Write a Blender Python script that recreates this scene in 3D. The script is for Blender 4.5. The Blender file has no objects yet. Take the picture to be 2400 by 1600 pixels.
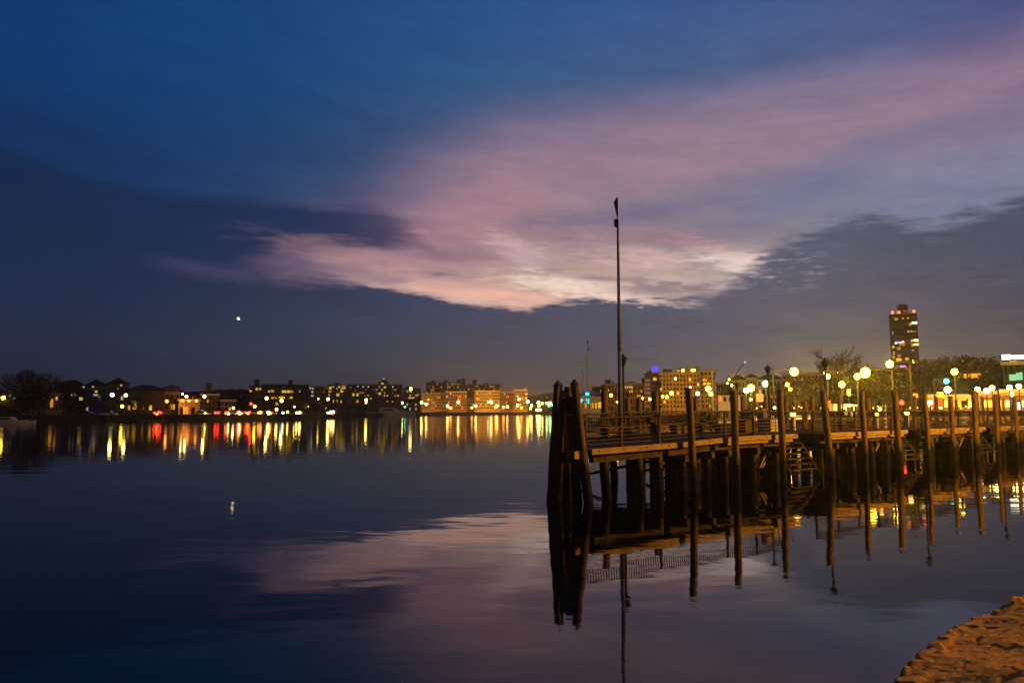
import bpy, math, random
from mathutils import Vector, Matrix, noise
random.seed(7)
R = math.radians
sc = bpy.context.scene
COL = sc.collection

# ---------------------------------------------------------------- camera
F, H, Y0 = 1733.0, 3.1, 962.0            # focal in reference pixels, eye height, horizon row
PITCH = math.atan((Y0 - 800) / F)
cam = bpy.data.cameras.new('camera'); cam.sensor_width = 36; cam.lens = F / 2400 * 36
cam.clip_start = 0.1; cam.clip_end = 12000
co = bpy.data.objects.new('camera', cam); COL.objects.link(co)
HAZE_DENSITY = .0002
co.location = (0, 0, H); co.rotation_euler = (math.pi / 2 + PITCH, 0, 0)
sc.camera = co
sc.view_settings.view_transform = 'Standard'; sc.view_settings.look = 'None'
sc.view_settings.exposure = 0; sc.view_settings.gamma = 1
sc.render.filter_size = 1.9
try:
    sc.cycles.use_denoising = True
    sc.cycles.sample_clamp_indirect = 12
    sc.cycles.max_bounces = 6
    sc.cycles.use_light_tree = True
except Exception: pass

def ray(px, y):
    X = (px - 1200) / F; Z = -(y - 800) / F; c, s = math.cos(PITCH), math.sin(PITCH)
    v = (X, c - Z * s, s + Z * c)
    return v[0] / v[1], v[2] / v[1]
def at(px, y, D):
    a, b = ray(px, y); return Vector((a * D, D, H + b * D))
def gx(px, D): return ray(px, Y0)[0] * D
def zy(y, D): return at(1200, y, D).z
def lin(c):
    return tuple(((v / 255) / 12.92 if v / 255 <= .04045 else ((v / 255 + .055) / 1.055) ** 2.4) for v in c)

# ---------------------------------------------------------------- sky (world shader, all in azimuth and elevation)
W = bpy.data.worlds.new('World'); sc.world = W; W.use_nodes = True
T = W.node_tree; T.nodes.clear()
def N(t, **k):
    n = T.nodes.new(t)
    for a, b in k.items(): setattr(n, a, b)
    return n
def put(sock, v):
    if isinstance(v, (int, float)): sock.default_value = v
    elif isinstance(v, tuple): sock.default_value = v if len(v) == 4 or sock.type == 'VECTOR' else (*v, 1)
    else: T.links.new(v, sock)
def M(op, a, b=0.0, c=0.0, clamp=False):
    n = N('ShaderNodeMath', operation=op, use_clamp=clamp); put(n.inputs[0], a); put(n.inputs[1], b); put(n.inputs[2], c); return n.outputs[0]
def mapr(v, a, b, c=0., d=1., smooth=True):
    n = N('ShaderNodeMapRange', interpolation_type='SMOOTHSTEP' if smooth else 'LINEAR')
    for i, x in enumerate((v, a, b, c, d)): put(n.inputs[i], x)
    return n.outputs[0]
def mixc(f, a, b, mode='MIX'):
    n = N('ShaderNodeMix', data_type='RGBA', blend_type=mode); put(n.inputs[0], f); put(n.inputs[6], a); put(n.inputs[7], b); return n.outputs[2]
tc = N('ShaderNodeTexCoord'); sx = N('ShaderNodeSeparateXYZ'); T.links.new(tc.outputs['Generated'], sx.inputs[0])
DX, DY, DZ = sx.outputs
AZ = M('MULTIPLY', M('ARCTAN2', DX, DY), 57.29578)
EL = M('MULTIPLY', M('ARCSINE', DZ), 57.29578)
def nz(su, sv, seed, det=6, rough=.55, skew=0.0):
    cb = N('ShaderNodeCombineXYZ')
    put(cb.inputs[0], M('ADD', M('MULTIPLY', AZ, su), M('MULTIPLY', EL, skew)))
    put(cb.inputs[1], M('MULTIPLY', EL, sv)); put(cb.inputs[2], float(seed))
    n = N('ShaderNodeTexNoise'); T.links.new(cb.outputs[0], n.inputs['Vector'])
    n.inputs['Scale'].default_value = 1; n.inputs['Detail'].default_value = det; n.inputs['Roughness'].default_value = rough
    return M('SUBTRACT', n.outputs['Fac'], .5)
def azel(px, y):
    a, b = ray(px, y); return math.degrees(math.atan(a)), math.degrees(math.atan(b / math.sqrt(1 + a * a)))
def inv(az, el):
    a = math.tan(R(az)); b = math.tan(R(el)) * math.sqrt(1 + a * a)
    # rotate back by pitch
    c, s = math.cos(PITCH), math.sin(PITCH)
    yy = c + b * s; zz = -s + b * c
    return 1200 + F * a / yy, 800 - F * zz / yy
n1 = nz(.07, .16, 3, 3, .5); n2 = nz(.09, .50, 8, 6, .55, .14); n3 = nz(.22, 1.5, 5, 6, .6, .25)
US = M('ADD', AZ, M('ADD', M('MULTIPLY', n1, 4.), M('MULTIPLY', n2, 3.)))
VS = M('ADD', EL, M('ADD', M('MULTIPLY', n1, 1.4), M('MULTIPLY', n2, 1.3)))
CX = [0, 300, 600, 900, 1200, 1500, 1800, 2100, 2400]
def table(rows):
    ys = sorted(rows)
    def f(px, y):
        px = min(max(px, 0), 2400); y = min(max(y, ys[0]), ys[-1])
        j = max(k for k in range(len(ys)) if ys[k] <= y); j = min(j, len(ys) - 2); v = (y - ys[j]) / (ys[j + 1] - ys[j])
        i = min(int(px // 300), 7); u = (px - CX[i]) / 300
        o = []
        for c in range(3):
            a = rows[ys[j]][i][c] * (1 - u) + rows[ys[j]][i + 1][c] * u
            b = rows[ys[j + 1]][i][c] * (1 - u) + rows[ys[j + 1]][i + 1][c] * u
            o.append(a * (1 - v) + b * v)
        return o
    return f
AZ0, AZ1 = -38., 38.
def ramp(u, f, n=15, grey=False):
    r = N('ShaderNodeValToRGB'); cr = r.color_ramp
    while len(cr.elements) > 1: cr.elements.remove(cr.elements[0])
    for i in range(n):
        a = AZ0 + (AZ1 - AZ0) * i / (n - 1)
        e = cr.elements[0] if i == 0 else cr.elements.new(i / (n - 1))
        e.position = i / (n - 1)
        v = f(a); e.color = (v, v, v, 1) if grey else (*v, 1)
    put(r.inputs[0], mapr(u, AZ0, AZ1, smooth=False))
    return r.outputs[0]
def sheet(u, v, rows, els):
    f = table(rows); out = None
    for k, el in enumerate(els):
        c = ramp(u, lambda a: lin(f(*inv(a, el))))
        out = c if out is None else mixc(mapr(v, els[k - 1], el, smooth=False), out, c)
    return out
UPPER = {
 0:  [(0,58,120),(0,66,126),(8,70,130),(28,76,138),(40,82,144),(46,86,144),(54,88,144),(62,86,138),(66,78,128)],
 200:[(0,52,105),(0,61,115),(10,67,122),(29,79,128),(48,90,134),(65,94,136),(82,101,138),(101,103,136),(118,105,138)],
 330:[(0,42,89),(3,52,101),(16,63,111),(46,76,119),(82,92,128),(113,105,132),(126,114,138),(130,119,144),(132,125,148)],
 400:[(2,40,84),(8,50,99),(22,63,111),(61,79,117),(118,103,126),(136,116,134),(130,123,144),(122,128,152),(122,130,154)],
 470:[(3,40,84),(10,50,99),(30,63,107),(86,85,117),(145,121,134),(130,121,138),(118,125,146),(113,130,154),(111,128,154)],
 560:[(5,36,74),(11,42,78),(55,59,101),(126,105,122),(162,136,140),(149,132,140),(136,130,140),(109,119,138),(97,108,128)],
 620:[(6,34,70),(27,46,82),(99,83,113),(170,141,142),(183,159,154),(181,161,157),(172,161,157),(113,114,122),(80,88,103)],
 680:[(6,31,64),(24,42,74),(94,79,107),(174,150,148),(206,170,154),(210,187,169),(147,143,146),(101,103,115),(74,79,95)],
 740:[(6,31,60),(24,42,70),(81,72,99),(164,143,142),(206,165,146),(168,152,148),(118,116,124),(90,94,105),(69,72,87)]}
up = sheet(US, VS, UPPER, [7.5, 9.5, 11.5, 13.5, 15.8, 18., 20.5, 25., 30.5])
# fine streaks in the pink sheet
pinkmask = M('MULTIPLY', M('MULTIPLY', mapr(AZ, -20., -6.), mapr(AZ, 24., 14.)), mapr(EL, 17., 11.))
st = M('ADD', M('MULTIPLY', n2, 1.1), M('MULTIPLY', n3, 1.3))
up = mixc(M('MULTIPLY', pinkmask, mapr(st, .0, .55, 0., .8)), up, lin((214, 190, 182)))
up = mixc(M('MULTIPLY', pinkmask, mapr(st, -.02, -.55, 0., .75)), up, lin((98, 88, 118)))
# dark lens cloud on the left
def curve(pts):
    pts = sorted(azel(*p) for p in pts)
    def f(a):
        if a <= pts[0][0]: return pts[0][1] / 32
        for (a0, e0), (a1, e1) in zip(pts, pts[1:]):
            if a <= a1: return (e0 + (e1 - e0) * (a - a0) / (a1 - a0)) / 32
        return pts[-1][1] / 32
    return f
def curv(pts, n=31): return M('MULTIPLY', ramp(AZ, curve(pts), n, True), 32.)
top = curv([(0,330),(200,405),(400,452),(600,466),(850,472),(950,500),(985,545),(1010,590),(1100,640)])
bot = curv([(0,780),(380,740),(460,680),(520,640),(580,606),(640,590),(720,586),(880,590),(985,575),(1010,592),(1100,642)])
e1 = M('ADD', EL, M('ADD', M('MULTIPLY', n2, 2.6), M('MULTIPLY', n3, .9)))
lens = M('MULTIPLY', mapr(M('SUBTRACT', top, e1), -.5, 1.1), mapr(M('SUBTRACT', e1, bot), -.5, .9))
LENSC = {300: [(0,32,76),(0,36,78),(6,40,84),(32,44,86),(40,48,92)] + [(60,60,100)] * 4, 700: [(0,28,64),(2,30,66),(10,34,72),(36,42,78),(44,48,84)] + [(60,60,90)] * 4}
lensc = sheet(US, VS, LENSC, [8., 20.])
up = mixc(M('MULTIPLY', lens, .93), up, lensc)
# soft blobs of the high sheet, each in its own place, size and tilt in the sky
def blob(px, py, rw, rh, tilt, col, k, amp=1.6, src=None):
    a0, e0 = azel(px, py); kx = 57.3 / F
    c, sn = math.cos(R(tilt)), math.sin(R(tilt)); du = M('SUBTRACT', AZ, a0); dv = M('SUBTRACT', EL, e0)
    x = M('DIVIDE', M('ADD', M('MULTIPLY', du, c), M('MULTIPLY', dv, sn)), rw * kx)
    y = M('DIVIDE', M('SUBTRACT', M('MULTIPLY', dv, c), M('MULTIPLY', du, sn)), rh * kx)
    d = M('ADD', M('MULTIPLY', x, x), M('MULTIPLY', y, y))
    w = M('SUBTRACT', M('ADD', 1.0, M('MULTIPLY', M('ADD', src or n3, M('MULTIPLY', n2, .6)), amp * 2)), M('SQRT', d))
    return M('MULTIPLY', mapr(w, -.45, .9), k)
def addblob(up, *a, **k): return mixc(blob(*a, **k), up, lin(a[5]))
n4 = nz(.55, 2.6, 31, 6, .62, .6)
lowc = curv([(800,560),(1000,560),(1200,510),(1500,468),(1700,430),(1850,392),(2000,352),(2200,300),(2400,235)])
uppc = curv([(700,420),(900,330),(1200,250),(1600,215),(2000,150),(2400,60)])
band = M('MULTIPLY', mapr(M('SUBTRACT', VS, lowc), -.9, 1.6), mapr(M('SUBTRACT', uppc, VS), -1.5, 3.6))
up = mixc(M('MULTIPLY', M('MULTIPLY', band, mapr(AZ, -14., -2.)), .42), up, lin((170, 142, 152)))
for t_ in ((1090, 530, 170, 90, 35, (182,138,150), .55, .8), (2230, 440, 190, 60, 15, (122,126,158), .6, 1.), (1900, 440, 240, 46, 20, (106,112,148), .6, 1.),
           (1460, 508, 230, 26, 3, (106,100,130), .75, 1.2), (1560, 560, 170, 20, -4, (132,106,128), .5, 1.4), (1060, 600, 130, 22, -2, (132,104,122), .7, 1.2), (1300, 560, 140, 20, -12, (140,112,132), .4, 1.4),
           (1225, 596, 80, 34, -32, (200,176,178), .6, 1.7), (1330, 668, 160, 24, -8, (244,226,208), .95, 1.4), (1500, 606, 150, 22, -6, (206,176,172), .7, 1.6), (1720, 612, 95, 28, -12, (232,216,206), .95, 1.8), (1640, 575, 100, 16, -14, (176,140,146), .6, 1.5),
           (1130, 690, 210, 20, -7, (240,190,164), .85, 1.0), (880, 612, 240, 28, -9, (184,144,146), .55, 1.2), (1000, 655, 120, 18, -10, (206,168,160), .6, 1.3), (1440, 655, 130, 8, -5, (112,98,116), .6, 1.6), (1390, 692, 110, 9, -2, (250,228,208), .85, 1.6), (1560, 680, 130, 14, -2, (110,100,118), .7, 2.)):
    up = mixc(blob(*t_[:5], None, t_[6], t_[7], src=n4 if t_[0] > 1200 else None), up, lin(t_[5]))
# pale wisp under the lens cloud
wl = curv([(0,600),(240,595),(400,620),(540,648),(700,660),(900,680),(1100,700)])
wf = M('MULTIPLY', mapr(M('ABSOLUTE', M('SUBTRACT', M('ADD', EL, M('MULTIPLY', n3, 1.2)), wl)), .9, .1), M('MULTIPLY', mapr(AZ, -28., -23.), mapr(AZ, -18., -20.)))
# low dark bank
edge = curv([(0,590),(240,612),(400,600),(545,580),(600,612),(650,636),(800,655),(950,686),(1040,704),(1150,716),(1230,724),(1300,716),(1380,706),(1440,708),(1600,700),(1700,672),(1740,640),(1790,590),(1900,545),(2000,500),(2060,478),(2110,508),(2200,520),(2300,490),(2400,455)])
rag = M('ADD', mapr(AZ, -14., -6., 1.0, .3), mapr(AZ, 2., 12., .9, 3.4))
e2 = M('ADD', EL, M('MULTIPLY', M('ADD', M('ADD', M('MULTIPLY', n2, .7), M('MULTIPLY', n4, .8)), M('MULTIPLY', n3, .6)), rag))
soft = mapr(AZ, -18., -10., 1.9, .25)
bankf = mapr(M('DIVIDE', M('SUBTRACT', edge, e2), mapr(AZ, 10., 16., soft, 1.1)), -.6, 1.0)
LOWER = {
 600:[(7,32,70),(10,34,72),(22,40,74),(44,54,87),(65,71,102),(82,87,112),(82,92,116),(72,81,103),(65,75,99)],
 700:[(4,30,66),(10,34,70),(24,42,72),(44,56,87),(61,69,98),(78,83,106),(80,87,106),(74,81,99),(65,69,87)],
 780:[(4,28,62),(13,35,66),(27,47,72),(46,60,83),(57,67,89),(67,77,98),(76,85,102),(78,83,95),(67,67,78)],
 860:[(8,27,53),(15,37,64),(29,47,66),(45,56,70),(61,69,81),(74,79,89),(88,90,98),(93,92,93),(84,77,78)],
 950:[(13,24,43),(24,35,47),(36,41,50),(48,49,54),(72,66,65),(90,79,77),(106,91,83),(110,88,67),(106,80,57)]}
low = sheet(AZ, EL, LOWER, [.3, 3.2, 5.8, 8.4, 12.])
low = mixc(mapr(M('ADD', n2, n4), -.02, -.5, 0., .5), low, lin((34, 36, 54)))
low = mixc(M('MULTIPLY', mapr(M('ADD', n1, n3), .02, .5, 0., .5), mapr(AZ, 5., 15.)), low, lin((104, 98, 118)))
sky = mixc(bankf, up, low)
sky = mixc(M('MULTIPLY', wf, .5), sky, lin((72, 68, 104)))
sky = mixc(1.0, sky, mixc(mapr(M('ADD', nz(.16, .5, 44, 6, .6, .3), M('MULTIPLY', n4, .5)), -.3, .3), (.86, .87, .9, 1), (1.13, 1.11, 1.08, 1)), 'MULTIPLY')
sky = mixc(1.0, sky, (1.04, .95, .97, 1), 'MULTIPLY')
sky = mixc(mapr(AZ, 5., -20., 0., .10), sky, lin((40, 52, 88)))
# thin bright rim where the sheet meets the bank, and broken bright flecks on the right
rim = M('MULTIPLY', M('MULTIPLY', mapr(M('ABSOLUTE', M('SUBTRACT', M('SUBTRACT', e2, edge), .35)), .7, .0), mapr(n3, -.12, .22)), M('MULTIPLY', mapr(AZ, -15., -3.), mapr(AZ, 20., 14.)))
sky = mixc(M('MULTIPLY', rim, .55), sky, lin((224, 196, 186)))
fl = nz(.6, 2.8, 21, 7, .75, .7)
flm = M('MULTIPLY', M('MULTIPLY', mapr(fl, .0, .15), mapr(AZ, 8., 13.)), M('MULTIPLY', mapr(AZ, 26., 20.), mapr(M('ABSOLUTE', M('SUBTRACT', EL, 10.3)), 2.6, .3)))
sky = mixc(M('MULTIPLY', flm, .6), sky, lin((190, 170, 172)))
# twilight far from the picture: darker overhead and behind
sky = mixc(mapr(EL, 26., 60., 0., .6), sky, lin((6, 26, 66)))
sky = mixc(mapr(DY, .5, -.3, 0., .75), sky, lin((10, 22, 44)))
nis = N('ShaderNodeTexSky', sky_type='NISHITA', sun_disc=False, sun_elevation=R(-3), sun_rotation=R(8))
bg1 = N('ShaderNodeBackground'); put(bg1.inputs[0], sky); bg1.inputs[1].default_value = 1.0
bg2 = N('ShaderNodeBackground'); T.links.new(nis.outputs[0], bg2.inputs[0]); bg2.inputs[1].default_value = 0.05
ad = N('ShaderNodeAddShader'); T.links.new(bg1.outputs[0], ad.inputs[0]); T.links.new(bg2.outputs[0], ad.inputs[1])
ow = N('ShaderNodeOutputWorld'); T.links.new(ad.outputs[0], ow.inputs[0])

# ---------------------------------------------------------------- materials
MATS = {}
def mat(name, col, rough=.8, col2=None, scale=3., stretch=(1, 1, 1), bump=0., metal=0., emit=0., spec=.3, sample=True, coord='Object', det=5):
    if name in MATS: return MATS[name]
    m = bpy.data.materials.new(name); m.use_nodes = True; nt = m.node_tree; b = nt.nodes['Principled BSDF']
    b.inputs['Base Color'].default_value = (*col, 1); b.inputs['Roughness'].default_value = rough; b.inputs['Metallic'].default_value = metal
    b.inputs['Specular IOR Level'].default_value = spec
    if emit:
        b.inputs['Emission Color'].default_value = (*col, 1); b.inputs['Emission Strength'].default_value = emit
        if col2:
            b.inputs['Base Color'].default_value = (.02, .02, .02, 1)
    if col2 or bump:
        t = nt.nodes.new('ShaderNodeTexCoord'); mp = nt.nodes.new('ShaderNodeMapping'); mp.inputs['Scale'].default_value = stretch
        no = nt.nodes.new('ShaderNodeTexNoise'); no.inputs['Scale'].default_value = scale; no.inputs['Detail'].default_value = det; no.inputs['Roughness'].default_value = .62
        nt.links.new(t.outputs[coord], mp.inputs[0]); nt.links.new(mp.outputs[0], no.inputs['Vector'])
        if col2:
            cr = nt.nodes.new('ShaderNodeValToRGB'); cr.color_ramp.elements[0].position = .34; cr.color_ramp.elements[1].position = .68
            cr.color_ramp.elements[0].color = (*col2, 1); cr.color_ramp.elements[1].color = (*col, 1)
            nt.links.new(no.outputs['Fac'], cr.inputs[0]); nt.links.new(cr.outputs[0], b.inputs['Emission Color' if emit else 'Base Color'])
        if bump:
            bp = nt.nodes.new('ShaderNodeBump'); bp.inputs['Strength'].default_value = bump; bp.inputs['Distance'].default_value = .03
            nt.links.new(no.outputs['Fac'], bp.inputs['Height']); nt.links.new(bp.outputs[0], b.inputs['Normal'])
    if emit and not sample: m.cycles.emission_sampling = 'NONE'
    MATS[name] = m; return m
WOOD = mat('pile_wood', (.24, .155, .07), .85, (.08, .052, .025), 5, (3, 3, .35), .9, spec=.2)
WETWOOD = mat('wet_algae_wood', (.022, .018, .012), .5, (.006, .006, .004), 6, (2, 2, .5), .8, spec=.35)
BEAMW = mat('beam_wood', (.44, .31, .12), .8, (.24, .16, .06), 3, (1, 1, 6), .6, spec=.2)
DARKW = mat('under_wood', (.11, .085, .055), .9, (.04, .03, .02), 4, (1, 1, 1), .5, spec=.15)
DECKW = mat('deck_boards', (.12, .09, .06), .9, (.05, .038, .025), 4, (1, 1, 1), .4, spec=.2)
RAILW = mat('rail_wood', (.12, .08, .05), .85, (.055, .038, .025), 5, spec=.2)
IRON = mat('dark_iron', (.03, .03, .035), .45, spec=.5)
POLEM = mat('black_pole_paint', (.012, .011, .010), .8, spec=.15)
BOLT = mat('bolt_iron', (.02, .018, .015), .6)
STEEL = mat('galvanised_steel', (.45, .45, .44), .38, (.32, .32, .31), 8, metal=.7)
BLACK = mat('black_panel', (.015, .015, .018), .5)
BEIGE = mat('beige_cabinet_paint', (.50, .44, .30), .5, (.40, .34, .22), 6)
LAV = mat('lavender_canvas', (.33, .27, .42), .9, (.22, .18, .30), 7)
PALE = mat('pale_paint', (.55, .50, .44), .6)
CAP = mat('pile_cap_metal', (.10, .09, .08), .55)
GROUND = mat('park_ground', (.07, .065, .045), .95, (.035, .035, .022), .25, coord='Object', spec=.1)
GROUND2 = mat('bulkhead_stone', (.06, .055, .05), .9, (.03, .028, .025), 1., spec=.1)
def tide(m, z0, z1):
    nt = m.node_tree; b = nt.nodes['Principled BSDF']; src = b.inputs['Base Color'].links[0].from_socket
    ge_ = nt.nodes.new('ShaderNodeNewGeometry'); sp = nt.nodes.new('ShaderNodeSeparateXYZ'); nt.links.new(ge_.outputs['Position'], sp.inputs[0])
    no = nt.nodes.new('ShaderNodeTexNoise'); no.inputs['Scale'].default_value = 4.; no.inputs['Detail'].default_value = 5
    mp = nt.nodes.new('ShaderNodeMapping'); mp.inputs['Scale'].default_value = (1.5, 1.5, .3); nt.links.new(ge_.outputs['Position'], mp.inputs[0]); nt.links.new(mp.outputs[0], no.inputs['Vector'])
    ma = nt.nodes.new('ShaderNodeMath'); ma.operation = 'MULTIPLY_ADD'; nt.links.new(no.outputs['Fac'], ma.inputs[0]); ma.inputs[1].default_value = .9; nt.links.new(sp.outputs['Z'], ma.inputs[2])
    mr = nt.nodes.new('ShaderNodeMapRange'); mr.inputs[1].default_value = z0 + .45; mr.inputs[2].default_value = z1 + .45; nt.links.new(ma.outputs[0], mr.inputs[0])
    mx = nt.nodes.new('ShaderNodeMix'); mx.data_type = 'RGBA'; mx.inputs[6].default_value = (.016, .014, .009, 1); nt.links.new(src, mx.inputs[7]); nt.links.new(mr.outputs[0], mx.inputs[0]); nt.links.new(mx.outputs[2], b.inputs['Base Color'])
tide(WOOD, .85, 1.45)
EM = {}
def glow(name, c, s, sample=True):
    if name not in EM: EM[name] = mat(name, c, .4, emit=s, sample=sample)
    return EM[name]
LW = glow('lamp_warm', (1, .60, .03), 24)
LO = glow('lamp_orange', (1, .33, .03), 11)
LC = glow('lamp_white', (1, .76, .20), 18)
LB = glow('lamp_cool', (.75, .9, 1), 14)
LT = glow('lamp_teal', (.04, 1, .55), 7)
LR = glow('lamp_red', (1, .03, .015), 9)
WIN = [glow('window_amber', (1, .42, .03), .5, False), glow('window_yellow', (1, .62, .04), .62, False), glow('window_cream', (1, .70, .30), .5, False), glow('window_pale', (.8, .82, .8), .32, False), glow('window_dim', (1, .45, .10), .10, False)]
WDARK = mat('window_dark', (.012, .012, .016), .25, spec=.5)

# ---------------------------------------------------------------- mesh helpers
class MB:
    def __init__(s): s.v = []; s.f = []
    def add(s, vs, fs):
        o = len(s.v); s.v += [tuple(v) for v in vs]; s.f += [tuple(i + o for i in f) for f in fs]; return s
    def box(s, c, d, rz=0., m=None):
        x, y, z = (k / 2 for k in d); vs = []
        for i in range(8):
            p = Vector((x if i & 1 else -x, y if i & 2 else -y, z if i & 4 else -z))
            if rz: p = Matrix.Rotation(rz, 3, 'Z') @ p
            p += Vector(c); vs.append(p)
        return s.add(vs, [(0, 2, 3, 1), (4, 5, 7, 6), (0, 1, 5, 4), (2, 6, 7, 3), (0, 4, 6, 2), (1, 3, 7, 5)])
    def tube(s, p, q, r0, r1=None, n=8, cap=True, wob=0.):
        r1 = r0 if r1 is None else r1; p, q = Vector(p), Vector(q); d = (q - p)
        if d.length < 1e-6: return s
        d.normalize(); u = d.orthogonal().normalized(); w = d.cross(u); vs = []
        for c, r in ((p, r0), (q, r1)):
            for k in range(n):
                a = 2 * math.pi * k / n; vs.append(c + (u * math.cos(a) + w * math.sin(a)) * r)
        fs = [(k, (k + 1) % n, n + (k + 1) % n, n + k) for k in range(n)]
        if cap: fs += [tuple(range(n - 1, -1, -1)), tuple(range(n, 2 * n))]
        return s.add(vs, fs)
    def path(s, pts, rs, n=8):
        for i in range(len(pts) - 1): s.tube(pts[i], pts[i + 1], rs[i], rs[i + 1], n)
        return s
    def lathe(s, prof, n=14, c=(0, 0, 0), sq=False):
        vs = []; c = Vector(c)
        for r, z in prof:
            for k in range(n):
                a = 2 * math.pi * k / n; vs.append(c + Vector((r * math.cos(a), r * math.sin(a), z)))
        fs = [(j * n + k, j * n + (k + 1) % n, (j + 1) * n + (k + 1) % n, (j + 1) * n + k) for j in range(len(prof) - 1) for k in range(n)]
        fs += [tuple(range(n - 1, -1, -1)), tuple(range((len(prof) - 1) * n, len(prof) * n))]
        return s.add(vs, fs)
    def ball(s, c, r, n=10, k=.999):
        m = 7
        return s.lathe([(r * math.sin(math.pi * (i + .05) / (m + .1)), -r * math.cos(math.pi * (i + .05) / (m + .1))) for i in range(m + 1)], n, c)
    def prism(s, poly, h, axis='y', o=(0, 0, 0)):
        n = len(poly); o = Vector(o); vs = []
        for t in (-h / 2, h / 2):
            for a, b in poly: vs.append(o + (Vector((a, t, b)) if axis == 'y' else Vector((t, a, b)) if axis == 'x' else Vector((a, b, t))))
        return s.add(vs, [tuple(range(n)), tuple(range(2 * n - 1, n - 1, -1))] + [(k, k + n, (k + 1) % n + n, (k + 1) % n) for k in range(n)])
    def mesh(s, name, m, smooth=False):
        me = bpy.data.meshes.new(name); me.from_pydata(s.v, [], s.f); me.validate(); me.update()
        if m: me.materials.append(m)
        if smooth:
            for p in me.polygons: p.use_smooth = True
        return me
    def build(s, name, m, parent=None, loc=None, smooth=False, rz=0.):
        o = bpy.data.objects.new(name, s.mesh(name, m, smooth)); COL.objects.link(o)
        if parent: o.parent = parent
        if loc is not None: o.location = loc
        if rz: o.rotation_euler.z = rz
        return o
def tag(o, label, cat, group=None, kind=None):
    o['label'] = label; o['category'] = cat
    if group: o['group'] = group
    if kind: o['kind'] = kind
    return o
def thing(name, label, cat, loc=(0, 0, 0), rz=0., group=None):
    o = bpy.data.objects.new(name, None); COL.objects.link(o); o.location = loc; o.rotation_euler.z = rz; o.empty_display_size = .2
    return tag(o, label, cat, group)
def structure(name, mb, m, smooth=False):
    o = mb.build(name, m, None, None, smooth); o['kind'] = 'structure'; return o
def dup(root, loc, rz=None, label=None, scale=None):
    def cp(o, par):
        c = o.copy(); COL.objects.link(c)
        if par: c.parent = par
        for ch in o.children: cp(ch, c)
        return c
    r = cp(root, None); r.location = loc
    if rz is not None: r.rotation_euler.z = rz
    if scale: r.scale = scale if isinstance(scale, tuple) else (scale,) * 3
    if label: r['label'] = label
    return r
ORD = ['first', 'second', 'third', 'fourth', 'fifth', 'sixth', 'seventh', 'eighth', 'ninth', 'tenth', 'eleventh', 'twelfth', 'thirteenth', 'fourteenth', 'fifteenth', 'sixteenth', 'seventeenth', 'eighteenth', 'nineteenth', 'twentieth']
ORD += ['twenty-' + o for o in ORD[:9]]
def plight(parent, loc, e, col, r=.2):
    l = bpy.data.lights.new('lamp_light', 'POINT'); l.energy = e; l.color = col; l.shadow_soft_size = r
    o = bpy.data.objects.new('lamp_light', l); COL.objects.link(o); o.location = loc
    if parent: o.parent = parent
    o.visible_glossy = False
    return o
AMB = (1, .52, .13); ORG = (1, .34, .06)

# ---------------------------------------------------------------- water
wm = bpy.data.materials.new('river_water'); wm.use_nodes = True; nt = wm.node_tree; b = nt.nodes['Principled BSDF']
b.inputs['Base Color'].default_value = (.0012, .0035, .009, 1); b.inputs['IOR'].default_value = 1.333; b.inputs['Specular IOR Level'].default_value = .5
ge = nt.nodes.new('ShaderNodeNewGeometry')
le = nt.nodes.new('ShaderNodeVectorMath'); le.operation = 'LENGTH'; nt.links.new(ge.outputs['Position'], le.inputs[0])
mr = nt.nodes.new('ShaderNodeMapRange'); mr.inputs[1].default_value = 45; mr.inputs[2].default_value = 150; mr.inputs[3].default_value = .035; mr.inputs[4].default_value = .085
nt.links.new(le.outputs['Value'], mr.inputs[0]); nt.links.new(mr.outputs[0], b.inputs['Roughness'])
def wave(scale, sx_, sy_, det, dist, strength, prev=None):
    mp = nt.nodes.new('ShaderNodeMapping'); mp.inputs['Scale'].default_value = (sx_, sy_, 1); mp.inputs['Rotation'].default_value = (0, 0, .25)
    nt.links.new(ge.outputs['Position'], mp.inputs[0])
    no = nt.nodes.new('ShaderNodeTexNoise'); no.inputs['Scale'].default_value = scale; no.inputs['Detail'].default_value = det; no.inputs['Roughness'].default_value = .45
    nt.links.new(mp.outputs[0], no.inputs['Vector'])
    bp = nt.nodes.new('ShaderNodeBump'); bp.inputs['Strength'].default_value = strength; bp.inputs['Distance'].default_value = dist
    nt.links.new(no.outputs['Fac'], bp.inputs['Height'])
    if prev: nt.links.new(prev.outputs[0], bp.inputs['Normal'])
    return bp
b1 = wave(.5, .6, 1.2, 2, .013, 1.)
b2 = wave(3.2, .7, 1.1, 2, .0010, 1., b1)
nt.links.new(b2.outputs[0], b.inputs['Normal'])
water = MB().add([(-5000, -60, 0), (5000, -60, 0), (5000, 6000, 0), (-5000, 6000, 0)], [(0, 1, 2, 3)])
structure('water', water, wm)

# ---------------------------------------------------------------- land: one slab with a shoreline
GZ = 1.6
shore = [(gx(p, D), D) for p, D in ((-900, 160), (-200, 172), (0, 185), (250, 200), (480, 222), (620, 238), (700, 262), (860, 345), (905, 400), (985, 470), (1150, 545), (1330, 600), (1400, 460), (1440, 320), (1500, 240), (1620, 200), (1760, 160), (1900, 128), (2100, 105), (2400, 86), (2700, 76))] + [(75, 70), (80, 45), (60, 31), (44, 28), (33, 20), (22, 12), (13, 8.6), (7, 6.6)]
land = MB()
outer = [(3000, -50), (3000, 4000), (-3000, 4000), (-3000, 150)]
def slab(mb, ring, z0, z1):
    n = len(ring)
    mb.add([(x, y, z1) for x, y in ring] + [(x, y, z0) for x, y in ring], [tuple(range(n - 1, -1, -1))] + [(k, (k + 1) % n, n + (k + 1) % n, n + k) for k in range(n)])
from mathutils.geometry import tessellate_polygon
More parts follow.
